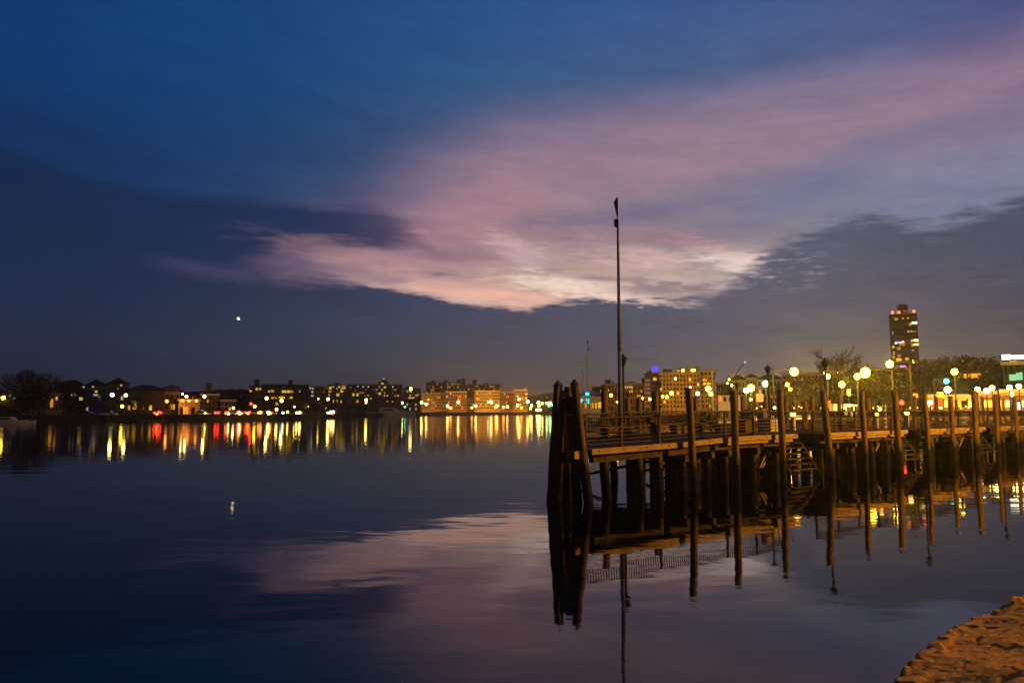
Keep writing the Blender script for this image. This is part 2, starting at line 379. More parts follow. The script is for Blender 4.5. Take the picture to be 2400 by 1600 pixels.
near = [(5.2, 2.6), (1.5, 1.8), (-8, 1.6), (-40, 0), (-40, -50)]
ring = shore + near + outer
tri = tessellate_polygon([[Vector((x, y, 0)) for x, y in ring]])
land.add([(x, y, GZ) for x, y in ring], [tuple(t) for t in tri])
gnd = structure('ground', land, GROUND)
bw = MB(); k = len(shore)
for i in range(k - 3):
    (x0, y0), (x1, y1) = shore[i], shore[i + 1]
    bw.add([(x0, y0, -1), (x1, y1, -1), (x1, y1, GZ + .02), (x0, y0, GZ + .02)], [(0, 1, 2, 3)])
    dx, dy = x1 - x0, y1 - y0; L = math.hypot(dx, dy); nx, ny = -dy / L, dx / L
    if i < k - 4:
        bw.box(((x0 + x1) / 2, (y0 + y1) / 2, GZ + .16), (L + .3, .7, .3), math.atan2(dy, dx))
nb = MB(); nring = shore[-4:] + near
for (x0, y0), (x1, y1) in zip(nring, nring[1:]): nb.add([(x0, y0, -1), (x1, y1, -1), (x1, y1, GZ - .003), (x0, y0, GZ - .003)], [(0, 1, 2, 3)])
structure('bank', nb, GROUND2)
bk = bw.build('seawall', GROUND2); tag(bk, 'long low dark stone seawall along the far shoreline', 'seawall')

# distant rise of wooded ground behind the left bank
hl = MB(); nh = 60
for i in range(nh + 1):
    px = -300 + i * 1700 / nh; D = 520 + 260 * min(1, max(0, (px - 400) / 800))
    yt = 914 + 10 * noise.noise(Vector((px * .006, 1, 0))) + max(0, px - 700) * .035
    for q, (dd, fz) in enumerate(((0, 0), (60, .7), (150, 1))):
        p = at(px, Y0 + (yt - Y0) * fz, D + dd); hl.v.append((p.x, p.y, max(p.z, GZ) if fz else GZ))
for i in range(nh):
    for q in range(2): a = i * 3 + q; hl.f.append((a, a + 3, a + 4, a + 1))
structure('hills', hl, mat('hill_dark', (.025, .025, .02), 1, (.012, .012, .01), .02, spec=.0), True)

# ---------------------------------------------------------------- foreground rock and bank
dirv = Vector((.70, .714)); nrm = Vector((.714, -.70))     # along the edge / inward (to the right)
E0 = Vector(ray(2092, 1600)); 
def edge_pt(px, y, z=1.25):
    a, c = ray(px, y); D = (z - H) / c; return Vector((a * D, D))
A0, A1 = edge_pt(2070, 1604), edge_pt(2400, 1402)
dirv = (A1 - A0).normalized(); nrm = Vector((dirv.y, -dirv.x))
STRATA = []
def rockz(a, t):
    "a along the edge, t inward"
    e = .05 * noise.noise(Vector((a * 2.2, 3.1, 0))) + .035 * noise.noise(Vector((a * 7, 7.7, 0))) + .015 * noise.noise(Vector((a * 22, 1.7, 0)))
    tt = t + e + .17 * math.sin(min(math.pi, max(0, a) / 3.0 * math.pi)) ** .8 + .02
    s = min(1, max(0, (tt + .02) / .16)); s = s * s * (3 - 2 * s)
    z = 1.30 * s + (.10 * tt if tt > 0 else 0)
    if tt > 0:
        q = Vector((a * .7, t * 1.6, 0.5))
        z += .05 * noise.noise(q) + .012 * noise.noise(q * 3)
        for fr, am, sd in ((3.2, .034, 1.), (7.5, .016, 5.), (17., .007, 8.)):
            v = t * fr + 1.6 * noise.noise(Vector((a * .55, t * .9, sd))) + .35 * noise.noise(Vector((a * 3.5, t * 3, sd)))
            k = math.floor(v); f = v - k; br = .55 + .9 * noise.noise(Vector((a * 1.6, k * 7.3, sd)))
            z += am * max(0, br) * (f ** .6 if f < .93 else (1 - f) / .07)
        p_ = noise.noise(Vector((a * 6, t * 13, 6.))); z -= .022 * max(0, p_ - .42) / .2
        z += .006 * noise.noise(Vector((a * 18, t * 38, 2.)))
    z *= min(1, max(0, (a + .26) / .12)) if a < 0 else 1
    return z
rk = MB(); na, ntt = 300, 170
for i in range(na + 1):
    a = -.36 + i * 4.8 / na
    for j in range(ntt + 1):
        t = -.42 + (j / ntt) ** 1.1 * 2.8
        # near end closes in a ragged nose
        nose = .10 + .12 * noise.noise(Vector((t * 5, 0, 9)))
        p = A0 + dirv * (a + nose * 0) + nrm * t
        z = rockz(a - .02, t)
        low_e = t * .95 + .12 * noise.noise(Vector((t * 4, 5, 5))) + .04 * noise.noise(Vector((t * 15, 5, 5)))
        w = min(1, max(0, (a + .46 * t + .20 + .10 * noise.noise(Vector((t * 6, 2, 2)))) / .10)) if True else 1
        rk.v.append((p.x, p.y, max(z * w, -.2 if z < .02 else -.2)))
for i in range(na):
    for j in range(ntt):
        a = i * (ntt + 1) + j; rk.f.append((a, a + 1, a + ntt + 2, a + ntt + 1))
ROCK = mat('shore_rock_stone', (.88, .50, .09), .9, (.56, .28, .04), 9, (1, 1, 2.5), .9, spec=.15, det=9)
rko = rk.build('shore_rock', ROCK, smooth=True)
tag(rko, 'rough layered rock of the bank lit orange in the lower right corner', 'rock')
def stone(px, y, z, r, seed, lab):
    m = MB(); pp = edge_pt(px, y, z); n = 14
    for j in range(9):
        for k in range(n):
            ph = math.pi * (j + .1) / 8.2; th = 2 * math.pi * k / n
            d = Vector((math.sin(ph) * math.cos(th), math.sin(ph) * math.sin(th), -math.cos(ph)))
            q = d * r * (1 + .35 * noise.noise(d * 1.7 + Vector((seed, 0, 0)))); m.v.append((q.x * 1.5, q.y, q.z * .7))
    for j in range(8):
        for k in range(n): m.f.append((j * n + k, j * n + (k + 1) % n, (j + 1) * n + (k + 1) % n, (j + 1) * n + k))
    o = m.build('stone', mat('dark_wet_stone', (.035, .03, .025), .5, (.015, .013, .01), 6, bump=.6), None, (pp.x, pp.y, z), True, math.atan2(dirv.y, dirv.x))
    tag(o, lab, 'stone')
stone(2303, 1452, 1.26, .05, 3, 'small dark stone on the outer edge of the orange rock')
stone(2248, 1478, 1.25, .028, 5, 'pebble sized dark stone stuck below the larger one on the rock edge')

# ---------------------------------------------------------------- the pier frame of reference
PO = Vector((6.8, 28.6)); PD = Vector((.7735, .6338)); PN = Vector((-.6338, .7735)); PANG = math.atan2(PD.y, PD.x)
def pp(s, t, z): q = PO + PD * s + PN * t; return Vector((q.x, q.y, z))
def s_at(px, t):
    a = ray(px, Y0)[0]; o = PO + PN * t   # (o.x + s PD.x) = a (o.y + s PD.y)
    return (a * o.y - o.x) / (PD.x - a * PD.y)
def dz(s):
    pts = ((-7, 1.72), (-5, 1.75), (0, 1.85), (2.5, 1.96), (4.5, 2.0), (100, 2.0))
    for (a, z0), (c, z1) in zip(pts, pts[1:]):
        if s <= c: return z0 + (z1 - z0) * max(0, s - a) / (c - a)
    return 2.0
pier = thing('pier', 'long timber pier on many piles running right from the pile cluster', 'pier', (PO.x, PO.y, 0), PANG)
SMIN, SMAX, PW = -6.0, 78., 6.0
def send(t): return SMIN + .3 + (t / PW) * 5.1          # skewed outer end
WELLS = [(s_at(1853, .5) , s_at(1925, .5)), (s_at(2112, .5), s_at(2160, .5)), (s_at(2296, .5), s_at(2332, .5)), (46., 49.)]
def inwell(s): return any(a < s < c for a, c in WELLS)
dk = MB(); s = SMIN + .3; wdt = .145
while s < SMAX:
    t1 = min(PW, (s - SMIN - .3) / 5.1 * PW + .25) if s < send(PW) else PW
    t0 = 1.75 if inwell(s) else .32
    if t1 > t0 + .1:
        z = dz(s) - .03 + random.uniform(-.004, .004); dk.box((s + wdt / 2, (t0 + t1) / 2, z), (wdt - .014, t1 - t0, .05))
    s += wdt
dk.build('deck', DECKW, pier)
# fascia beams with bolts, in lengths that butt at the fender piles
FP = [(1612, 905), (1715, 912), (1825, 907), (1930, 912), (2017, 917), (2095, 916), (2165, 921), (2225, 926), (2280, 912), (2330, 925), (2375, 930)]
FS = [s_at(p, 0) for p, y in FP]; FS += [FS[-1] + 3.4 * (i + 1) for i in range(10)]
cuts = [-5.1] + FS
def fascia(a, c, t, z0, h, th, m, nm):
    mb = MB(); n = max(1, int((c - a) / 1.0))
    for i in range(n):
        s0, s1 = a + (c - a) * i / n, a + (c - a) * (i + 1) / n
        za, zb = dz(s0) + z0, dz(s1) + z0
        vs = [(s0, t, za - h), (s1, t, zb - h), (s1, t, zb), (s0, t, za), (s0, t + th, za - h), (s1, t + th, zb - h), (s1, t + th, zb), (s0, t + th, za)]
        mb.add(vs, [(0, 1, 2, 3), (7, 6, 5, 4), (3, 2, 6, 7), (0, 4, 5, 1)] + ([(0, 3, 7, 4)] if i == 0 else []) + ([(1, 5, 6, 2)] if i == n - 1 else []))
    return mb.build(nm, m, pier)
for a, c in zip(cuts, cuts[1:]):
    segs = [(a + .006, c - .006)]
    for w0, w1 in WELLS:
        ns = []
        for x0, x1 in segs:
            if w0 < x1 and w1 > x0:
                if w0 - x0 > .25: ns.append((x0, w0))
                if x1 - w1 > .25: ns.append((w1, x1))
            else: ns.append((x0, x1))
        segs = ns
    for x0, x1 in segs:
        o = fascia(x0, x1, .19, .045, .20, .11, BEAMW, 'edge_beam'); sb = x0 + .35
        while sb < x1 - .1 and x0 < 30:
            MB().tube((sb, .19, dz(sb) - .05), (sb, .172, dz(sb) - .05), .028, .028, 8).build('bolt', BOLT, o); sb += 1.25
        if x0 > 0: fascia(x0 + .1, x1 - .25, .30, -.16, .13, .05, BEAMW, 'lower_strip')
# end chunk hanging at the outer corner
e = MB(); e.box((-5.62, .5, 1.60), (.5, .30, .26), .25); e.build('corner_block', BEAMW, pier)
e = MB()
p0, p1 = pp(send(.4), .4, 0) , pp(send(5.8), 5.8, 0)
L = math.hypot(send(5.8) - send(.4), 5.4); e.box(((send(.4) + send(5.8)) / 2 - .1, 3.1, 1.66), (L, .12, .26), math.atan2(5.4, send(5.8) - send(.4))); e.build('end_beam', BEAMW, pier)
# header beams, joists and far beam
hb = MB()
def longbeam(a, c, t, ztop, h, th, m, nm): return fascia(a, c, t, ztop, h, th, m, nm)
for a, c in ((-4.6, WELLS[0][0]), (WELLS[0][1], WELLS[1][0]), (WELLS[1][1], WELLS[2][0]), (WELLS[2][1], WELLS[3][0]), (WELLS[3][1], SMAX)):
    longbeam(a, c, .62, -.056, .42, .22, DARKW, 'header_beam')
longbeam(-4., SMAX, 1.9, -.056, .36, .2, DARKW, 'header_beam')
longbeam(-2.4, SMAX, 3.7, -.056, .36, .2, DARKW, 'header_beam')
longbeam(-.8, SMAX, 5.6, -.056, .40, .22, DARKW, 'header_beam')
# support piles under the deck, braces
bents = [s_at(p, .75) for p in (1412, 1492, 1541, 1594, 1655, 1695, 1762, 1815)] + [s_at(p, .75) for p in (1885 + 62, 1990, 2040, 2075, 2130 + 50, 2235, 2275, 2345, 2390)]
bents += [bents[-1] + 3 * (i + 1) for i in range(7)]
cnt = 0
def pile_mesh(mb, p, q, r0, r1, n=10, seed=0):
    k = 7; P_, Q_ = Vector(p), Vector(q); pts = []; rs = []
    for i in range(k + 1):
        f = i / k; v = P_.lerp(Q_, f); v.x += .03 * noise.noise(Vector((seed, f * 2, 0))); v.y += .03 * noise.noise(Vector((seed, f * 2, 5)))
        pts.append(v); rs.append((r0 + (r1 - r0) * f) * (1 + .05 * noise.noise(Vector((seed, f * 4, 9)))))
    # one continuous skin
    ring0 = len(mb.v); d = (Q_ - P_).normalized(); u = Vector((1, 0, 0)); w = d.cross(u).normalized(); u = w.cross(d)
    for v, r in zip(pts, rs):
        for j in range(n):
            a = 2 * math.pi * j / n; rr = r * (1 + .04 * math.sin(3 * a + seed))
            mb.v.append(tuple(v + (u * math.cos(a) + w * math.sin(a)) * rr))
    for i in range(k):
        for j in range(n): mb.f.append((ring0 + i * n + j, ring0 + i * n + (j + 1) % n, ring0 + (i + 1) * n + (j + 1) % n, ring0 + (i + 1) * n + j))
    mb.f.append(tuple(ring0 + k * n + j for j in range(n)))
SP = mat('support_pile_wood', (.14, .10, .06), .85, (.07, .05, .03), 5, (3, 3, .35), .8, spec=.2); tide(SP, .8, 1.4)
for i, sb in enumerate(bents):
    ts = (.75, 2.0, 3.8, 5.7)
    for j, t in enumerate(ts):
        if sb < send(t) or (i < 3 and j > 0) or (i == 3 and j > 1): continue
        if cnt >= 100: break
        lean = random.uniform(-.12, .12); mb = MB(); jit = random.uniform(-.5, .5) if j else 0
        bx, tx, zt = sb + jit + lean * 3, sb + jit, dz(sb) - .1; mx = bx + (tx - bx) * (2.1 / (zt + 1.2))
        pile_mesh(mb, (mx, t, .9), (tx, t, zt), .165, .15, 10, i * 4 + j)
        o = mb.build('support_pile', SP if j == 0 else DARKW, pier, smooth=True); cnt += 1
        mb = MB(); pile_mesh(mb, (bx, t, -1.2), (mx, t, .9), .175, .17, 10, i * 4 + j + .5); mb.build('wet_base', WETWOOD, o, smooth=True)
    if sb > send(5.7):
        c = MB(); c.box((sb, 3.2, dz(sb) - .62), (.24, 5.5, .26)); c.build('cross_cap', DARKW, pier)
    if i % 3 == 2:
        c = MB()
        c.tube((sb + .2, .9, dz(sb) - .6), (sb + .2, 5.3, .3), .06, .06, 6); c.build('brace', DARKW, pier)
# shallow timber fender rack behind the front row
for i, (px_, y_, px2, y2) in enumerate(((1815, 1045, 1782, 1092), (1806, 1045, 1776, 1088), (2066, 1048, 2040, 1072), (2260, 1040, 2240, 1060))):
    s0, s1 = s_at(px_, 1.1), s_at(px2, 1.1); c = MB()
    c.tube((s0, 1.1, dz(s0) - .25), (s1, 1.1, .55), .05, .05, 6); c.build('brace', BEAMW, pier)
# timber screens added at the back piles to block bright reflections under the deck
for a, c in ((1478, 1500), (1522, 1553), (1592, 1684), (1706, 1846), (1930, 2104), (2168, 2292), (2338, 2420)):
    s0, s1 = s_at(a, 5.95), s_at(c, 5.95)
    c_ = MB(); n = max(1, int((s1 - s0) / .26))
    for k in range(n):
        sk = s0 + (s1 - s0) * (k + .5) / n; w_ = (s1 - s0) / n - .012; c_.box((sk, 5.99, .62 + random.uniform(-.04, .04)), (w_, .05, 2.1))
    c_.build('back_screen', DARKW, pier)
for a, c in ((1555, 1590), (1762, 1776)):
    s0, s1 = s_at(a, 5.9), s_at(c, 5.9); c_ = MB()
    for k in range(7): c_.box(((s0 + s1) / 2, 5.98, .2 + k * .22), (s1 - s0, .04, .11))
    c_.box(((s0 + s1) / 2, 5.93, .8), (.09, .04, 1.9)); c_.build('back_screen', DARKW, pier)
# stairs in the wells
for wi, (a, c_) in enumerate(WELLS):
    st_ = MB(); wd = c_ - a
    for k in range(7):
        z = 1.80 - k * .235; t = 1.62 - k * .19; sh = -k * .07
        st_.box((a + wd / 2 + sh - .05, t, z), (wd * .82, .26, .045))
    o = st_.build('stair_treads', DARKW, pier)
    for q in (a + .12, c_ - .25):
        sm = MB(); sm.tube((q, 1.72, 1.9), (q - .45, .38, .2), .055, .055, 6); sm.build('stringer', DARKW, pier)
    sm = MB(); sm.box(((a + c_) / 2, 1.80, 1.80), (wd, .06, .26)); sm.build('stair_header', DARKW, pier)

# ---------------------------------------------------------------- fender piles in front of the pier
fgroup = 'tall timber piles standing along the front of the pier'
def timber_pile(x, y, ztop, r, label, group, lean=(0, 0), seed=0, cap='flat', name='timber_pile', wet=.92):
    t = thing(name, label, 'pile', (x, y, 0), 0, group)
    mb = MB(); l = Vector((lean[0], lean[1], 0))
    b0 = l * (-1.0 - ztop) / ztop; bw_ = l * ((wet - ztop) / ztop)
    pile_mesh(mb, b0 + Vector((0, 0, -1)), bw_ + Vector((0, 0, wet)), r * 1.05, r * 1.04, 14, seed); mb.build('wet_base', WETWOOD, t, smooth=True)
    mb = MB(); pile_mesh(mb, bw_ + Vector((0, 0, wet)), Vector((0, 0, ztop)), r * 1.02, r * .93, 14, seed + .5); mb.build('shaft', WOOD, t, smooth=True)
    if cap == 'cone':
        mb = MB().lathe([(r * 1.03, ztop - .03), (r * 1.03, ztop + .01), (r * .1, ztop + .17), (.005, ztop + .18)], 14); mb.build('cap', CAP, t)
    elif cap == 'dome':
        mb = MB().lathe([(r * .97, ztop - .02), (r * .9, ztop + .03), (r * .5, ztop + .09), (.01, ztop + .11)], 14); mb.build('cap', CAP, t)
    return t
where = ['with sloping cut top, nearest to the pile cluster', 'with flat worn top, second right of the pile cluster', 'with a pointed top, left of the first water stairs', 'leaning, right of the first water stairs with a lamp post close behind', 'with a flat top, fifth from the pile cluster', 'with a lumpy dark top, left of the second water stairs', 'thin one right of the second water stairs', 'eighth from the pile cluster', 'thick and taller than its neighbours, before the lit shops', 'tenth from the pile cluster', 'last before the right edge of the photo']
caps = ['flat', 'flat', 'cone', 'flat', 'flat', 'dome', 'dome', 'flat', 'flat', 'dome', 'cone']
leans = [(-.12, 0), (-.05, 0), (-.02, 0), (-.3, 0), (-.05, 0), (-.1, 0), (-.04, 0), (-.03, 0), (0, 0), (0.03, 0), (0, 0)]
for i, (px, y) in enumerate(FP):
    q = pp(FS[i], -.12, 0); zt = zy(y, q.y) - (.15 if caps[i] == 'cone' else .05)
    timber_pile(q.x + leans[i][0] * .4, q.y, zt, [.145, .15, .14, .155, .14, .165, .135, .13, .18, .14, .13][i], 'tall timber pile ' + where[i], fgroup, leans[i], i * 3.3, caps[i])

# ---------------------------------------------------------------- dolphin: cluster of leaning piles strapped together
dl = thing('pile_cluster', 'cluster of tall leaning timber piles strapped together at the pier end', 'pile cluster', (2.05, 25.9, 0))
dpx = [(1308, 901, 1291, 25.6, 'cone'), (1347, 898, 1376, 25.6, 'cone'), (1333, 906, 1330, 26.1, 'flat'), (1322, 915, 1318, 26.5, 'flat'), (1316, 930, 1305, 25.9, 'flat'), (1335, 930, 1352, 25.75, 'flat'), (1327, 960, 1344, 26.6, 'flat'), (1314, 985, 1300, 26.4, 'flat')]
for i, (pt, yt, pb, D, cp) in enumerate(dpx):
    a = at(pt, yt, D); bx = gx(pb, D); r = .158 if i < 3 else .15
    top_ = Vector((a.x - 2.05, D - 25.9, a.z - (.02 if cp == 'cone' else 0))); base = Vector((bx - 2.05, D - 25.9 + (-.15 if i % 2 else .1), 0))
    if yt > 950: top_.z = 2.2
    dirp = (top_ - base) / top_.z
    mb = MB(); pile_mesh(mb, base - dirp * 1.0, base + dirp * 1.0, r * 1.1, r * 1.06, 14, i * 2.1); sub = mb.build('leaning_pile', WETWOOD, dl, smooth=True)
    mb = MB(); pile_mesh(mb, base + dirp * 1.0, top_, r * 1.06, r * .92, 14, i * 2.1 + 1); mb.build('upper_shaft', WOOD, sub, smooth=True)
    if cp == 'cone':
        mb = MB().lathe([(r * 1.08, -.03), (r * 1.08, .01), (r * .15, .16), (.005, .18)], 14, top_); mb.build('cap', CAP, sub)
for z, w in ((2.55, .46), (1.5, .56)):
    mb = MB(); n = 20
    pts = [Vector((.02 + w * 1.12 * math.cos(2 * math.pi * k / n), .1 + w * .98 * math.sin(2 * math.pi * k / n), z + .02 * math.sin(k))) for k in range(n)]
    for k in range(n): mb.tube(pts[k], pts[(k + 1) % n], .022, .022, 6, False)
    mb.build('cable_band', BOLT, dl)
mb = MB(); mb.tube((-.16, -.42, 2.95), (.06, -.42, 2.95), .03, .03, 8); mb.build('bolt', STEEL, dl)

# ---------------------------------------------------------------- railings
def railing(nm, label, a, c, t, z_fn=dz, group='timber and wire railings on the pier'):
    q = pp(a, t, 0); r = thing(nm, label, 'railing', (q.x, q.y, 0), PANG, group); L = c - a
    n = max(1, round(L / 2.3)); 
    for i in range(n + 1):
        s = L * i / n; m = MB(); m.box((s, 0, z_fn(a + s) + .53), (.09, .09, 1.06)); m.build('post', RAILW, r)
    def bar(z, h, w, nmn):
        mb = MB()
        for i in range(n):
            s0, s1 = L * i / n, L * (i + 1) / n; za, zb = z_fn(a + s0) + z, z_fn(a + s1) + z; dy = -.052 - w
            g = .047
            vs = [(s0, dy, za - h / 2), (s1, dy, zb - h / 2), (s1, dy, zb + h / 2), (s0, dy, za + h / 2), (s0, dy + w, za - h / 2), (s1, dy + w, zb - h / 2), (s1, dy + w, zb + h / 2), (s0, dy + w, za + h / 2)]
            mb.add(vs, [(0, 1, 2, 3), (7, 6, 5, 4), (3, 2, 6, 7), (0, 4, 5, 1)] + ([(0, 3, 7, 4)] if i == 0 else []) + ([(1, 5, 6, 2)] if i == n - 1 else []))
        mb.build(nmn, RAILW, r)
    bar(1.07, .05, .10, 'top_rail'); bar(.72, .045, .04, 'middle_rail')
    for z in (.56, .42, .28, .14): bar(z, .032, .03, 'lower_rail')
    for i in range(n):
        mb = MB(); s0, s1 = L * i / n + .06, L * (i + 1) / n - .06; k = int((s1 - s0) / .13)
        for j in range(k + 1):
            s = s0 + (s1 - s0) * j / max(1, k); z = z_fn(a + s); mb.box((s, 0, z + .90), (.028, .028, .36))
        mb.build('picket_panel', IRON, r)
    return r
railing('pier_railing', 'wooden railing with short pickets on the outermost stretch of the pier front', -4.9, WELLS[0][0] - .1, 1.0)
railing('pier_railing', 'wooden railing on the pier front between first and second water stairs', WELLS[0][1] + .1, WELLS[1][0] - .1, 1.0)
railing('pier_railing', 'wooden railing on the pier front between second and third water stairs', WELLS[1][1] + .1, WELLS[2][0] - .1, 1.0)
railing('pier_railing', 'wooden railing on the pier front right of the third water stairs', WELLS[2][1] + .1, 45.8, 1.0)
railing('pier_railing', 'long wooden railing along the back edge of the pier', .2, SMAX - 1, 5.85)

# ---------------------------------------------------------------- things on the pier
def lantern(s_px, D, ztop, label, fac=1.0):
    p = at(s_px, Y0, D)
    t = thing('lantern_post', label, 'lamp post', (p.x, p.y, 0), 0, 'unlit lantern posts on and behind the pier')
    zb = 2.0 if fac == 1 else GZ; zt = ztop
    m = MB().lathe([(.11, zb), (.11, zb + .25), (.06, zb + .4), (.05, zt - .8), (.045, zt - .62)], 10); m.build('post', IRON, t)
    m = MB().lathe([(.045, zt - .64), (.06, zt - .56), (.12, zt - .42), (.155, zt - .26)], 10); m.build('lantern_body', BLACK, t)
    m = MB().lathe([(.225, zt - .27), (.225, zt - .24), (.14, zt - .13), (.05, zt - .06), (.03, zt - .03), (.03, zt), (.004, zt + .03)], 14); m.build('lantern_roof', IRON, t)
    return t
lantern(1462, 34.1, 5.72, 'unlit lantern post close right of the tall mast')
lantern(1803, 42.3, 5.72, 'unlit lantern post behind the beige cabinet on the pier')
lantern(1938, 36.8, 5.72, 'large unlit lantern post right behind the leaning pile')
lantern(2160, 44., 5.75, 'unlit lantern post rising above the bushes right of the tower block')
lantern(2342, 52.2, 5.74, 'unlit lantern post in front of the lit shops at far right')
lantern(2171, 52., 5.9, 'slim unlit lantern post just right of another one by the tower block')
lantern(1509, 66., zy(884, 66), 'small unlit lantern post in front of the balcony building left end', .9)
lantern(1547, 72., zy(893, 72), 'small unlit lantern post before the ochre apartment facade', .9)
lantern(1729, 58., zy(893, 58), 'small unlit lantern post between two piles before the white shed', .9)
lantern(1915, 70., zy(902, 70), 'small thin lantern post left of the large lantern by the leaning pile', .9)
lantern(1473, 80., zy(917, 80), 'tiny dark lantern post right of the tall mast at railing level', .9)
lantern(1443, 80., zy(914, 80), 'tiny dark lantern post left of the tall mast at railing level', .9)
# tall mast
def mast(px, D, ytop, label, sc_=1.0, zb=2.0, left=True):
    p = at(px, Y0, D); zt = zy(ytop, D); t = thing('light_mast', label, 'mast', (p.x, p.y, 0), 0, 'tall thin masts with small panels on top')
    xt = at(px - 7 * sc_, ytop, D).x - p.x
    mb = MB(); pile = [(0, 0, zb), (xt * .3, 0, zb + (zt - zb) * .35), (xt * .7, 0, zb + (zt - zb) * .7), (xt, 0, zt - 1.1 * sc_)]
    mb.path([Vector(v) for v in pile], [.115 * sc_, .09 * sc_, .065 * sc_, .05 * sc_], 12); mb.build('pole', STEEL, t, smooth=True)
    k = sc_
    m = MB().prism([(-.02, 0), (-.17, .78), (-.04, 1.0), (.02, .98), (.02, .1)], .06); m.v = [(x * k + xt, y * k, z * k + zt - 1.0 * k) for x, y, z in m.v]; m.build('upper_panel', BLACK, t)
    m = MB().prism([(.03, 0), (-.16, .12), (-.17, .42), (-.02, .46), (.03, .4)], .10) if left else MB().prism([(.02, 0), (.2, .02), (.2, .3), (.02, .34)], .1)
    m.v = [(x * k + xt, y * k, z * k + zt - 1.45 * k) for x, y, z in m.v]; m.build('lower_panel', BLACK, t)
    return t
mast(1454, 33.0, 463, 'very tall thin mast with panels on top, rising from the pier', 1.)
# items
def onpier(px, t): s = s_at(px, t); return pp(s, t, dz(s))
q = onpier(1804, 2.0)
cb = thing('utility_cabinet', 'beige metal cabinet on short legs standing on the pier deck', 'cabinet', q, PANG)
MB().box((0, 0, .42), (.62, .45, .62)).build('body', BEIGE, cb)
MB().box((.0, -.235, .42), (.5, .02, .52)).build('door', BEIGE, cb)
MB().box((0, 0, .745), (.68, .5, .03)).build('top', BEIGE, cb)
for a, c in ((-.26, -.18), (.26, -.18), (-.26, .18), (.26, .18)): MB().box((a, c, .055), (.05, .05, .11)).build('leg', IRON, cb)
q = onpier(1786, 2.3)
hp = thing('covered_pump', 'pump pedestal under a lavender rounded cover beside the beige cabinet', 'pump', q, PANG)
MB().lathe([(.24, 0), (.23, .4), (.21, .85), (.22, 1.0), (.19, 1.12), (.10, 1.21), (.01, 1.24)], 14).build('cover', LAV, hp, smooth=True)
MB().box((.27, -.05, .45), (.10, .12, .9)).build('side_post', PALE, hp)
MB().tube((.12, -.1, 1.02), (.38, -.15, .86), .035, .03, 8).build('nozzle', LAV, hp)
# grab rails at stairs
def grab(px, t, label, flip=1):
    q = onpier(px, t); g = thing('stair_handrail', label, 'handrail', q, PANG, 'bent tube handrails at the water stairs')
    for dy in (0, .45):
        pts = [Vector((0, dy, 0)), Vector((.02, dy, .55)), Vector((.12, dy, .82)), Vector((.35, dy, .92)), Vector((.55 * flip, dy, .86))]
        MB().path(pts, [.022] * 5, 8).build('tube', STEEL, g, smooth=True)
    MB().path([Vector((.02, 0, .1)), Vector((.3, 0, .5)), Vector((.62, 0, .9))], [.02] * 3, 8).build('inclined_tube', STEEL, g, smooth=True)
grab(1836, .8, 'bent steel handrail left of the first water stairs')
grab(2100, .8, 'bent steel handrail left of the second water stairs')
def pedestal(px, t, label, y):
    q = onpier(px, t); g = thing('power_pedestal', label, 'pedestal', q, PANG, 'marina power pedestals with amber lights')
    zt = zy(y, q.y) - q.z
    MB().box((0, 0, (zt - .1) / 2), (.2, .2, zt - .1)).build('body', PALE, g)
    MB().box((0, 0, zt + .1), (.3, .3, .03)).build('top', PALE, g)
    MB().lathe([(.1, zt - .1), (.15, zt - .05), (.15, zt + .05), (.1, zt + .085)], 10).build('amber_light', glow('pedestal_glow', (1, .56, .10), 7), g)
pedestal(1858, 4.6, 'short pedestal with amber light seen above the first water stairs', 971)
pedestal(2053, 3.2, 'squat pedestal with bright amber light left of the second water stairs', 970)
pedestal(2125, 4.8, 'short pedestal with amber light above the second water stairs', 968)
q = onpier(2072, 2.4); ld = thing('boarding_ladder', 'pale upright ladder with flat rungs near the second water stairs', 'ladder', q, PANG)
for a in (-.2, .2): MB().tube((a, 0, 0), (a, 0, 1.5), .03, .03, 8).build('rail', PALE, ld)
for k in range(6): MB().box((0, 0, .15 + k * .24), (.4, .14, .05)).build('rung', PALE, ld)
def bench(px, t, label):
    q = onpier(px, t); g = thing('bench', label, 'bench', q, PANG, 'slatted benches on the pier')
    MB().box((0, 0, .44), (1.8, .1, .04)).box((0, .13, .44), (1.8, .1, .04)).box((0, .26, .44), (1.8, .1, .04)).build('seat', RAILW, g)
    MB().box((0, .36, .62), (1.8, .04, .1)).box((0, .38, .76), (1.8, .04, .1)).build('backrest', RAILW, g)
    for a in (-.75, .75): MB().box((a, .12, .21), (.07, .36, .42)).box((a, .36, .5), (.06, .06, .6)).build('leg', IRON, g)
bench(1450, 4.6, 'slatted bench behind the front railing near the tall mast')
bench(1560, 4.6, 'slatted bench behind the front railing left of the nearest pile')
bench(1665, 4.6, 'slatted bench seen between the first and second piles')
bench(1985, 4.6, 'slatted bench seen between the fourth and fifth piles')
q = onpier(1748, 4.0); pl = thing('planter', 'brown planter box with bare shrub between second and third piles', 'planter', q, PANG)
MB().box((0, 0, .3), (1.1, .6, .6)).build('box', RAILW, pl)
def bush(seed, n, rx, ry, rz_, size=.08):
    m = MB(); rnd = random.Random(seed)
    for i in range(n):
        while True:
            v = Vector((rnd.uniform(-1, 1), rnd.uniform(-1, 1), rnd.uniform(-1, 1)))
            if v.length < 1 and noise.noise(v * 2.2 + Vector((seed, 0, 0))) > -.22: break
        c = Vector((v.x * rx, v.y * ry, v.z * rz_)); a = Vector((rnd.gauss(0, 1), rnd.gauss(0, 1), rnd.gauss(0, 1))).normalized(); b_ = a.orthogonal().normalized()
        m.add([c - a * size, c + b_ * size * .6, c + a * size, c - b_ * size * .6], [(0, 1, 2, 3)])
    return m
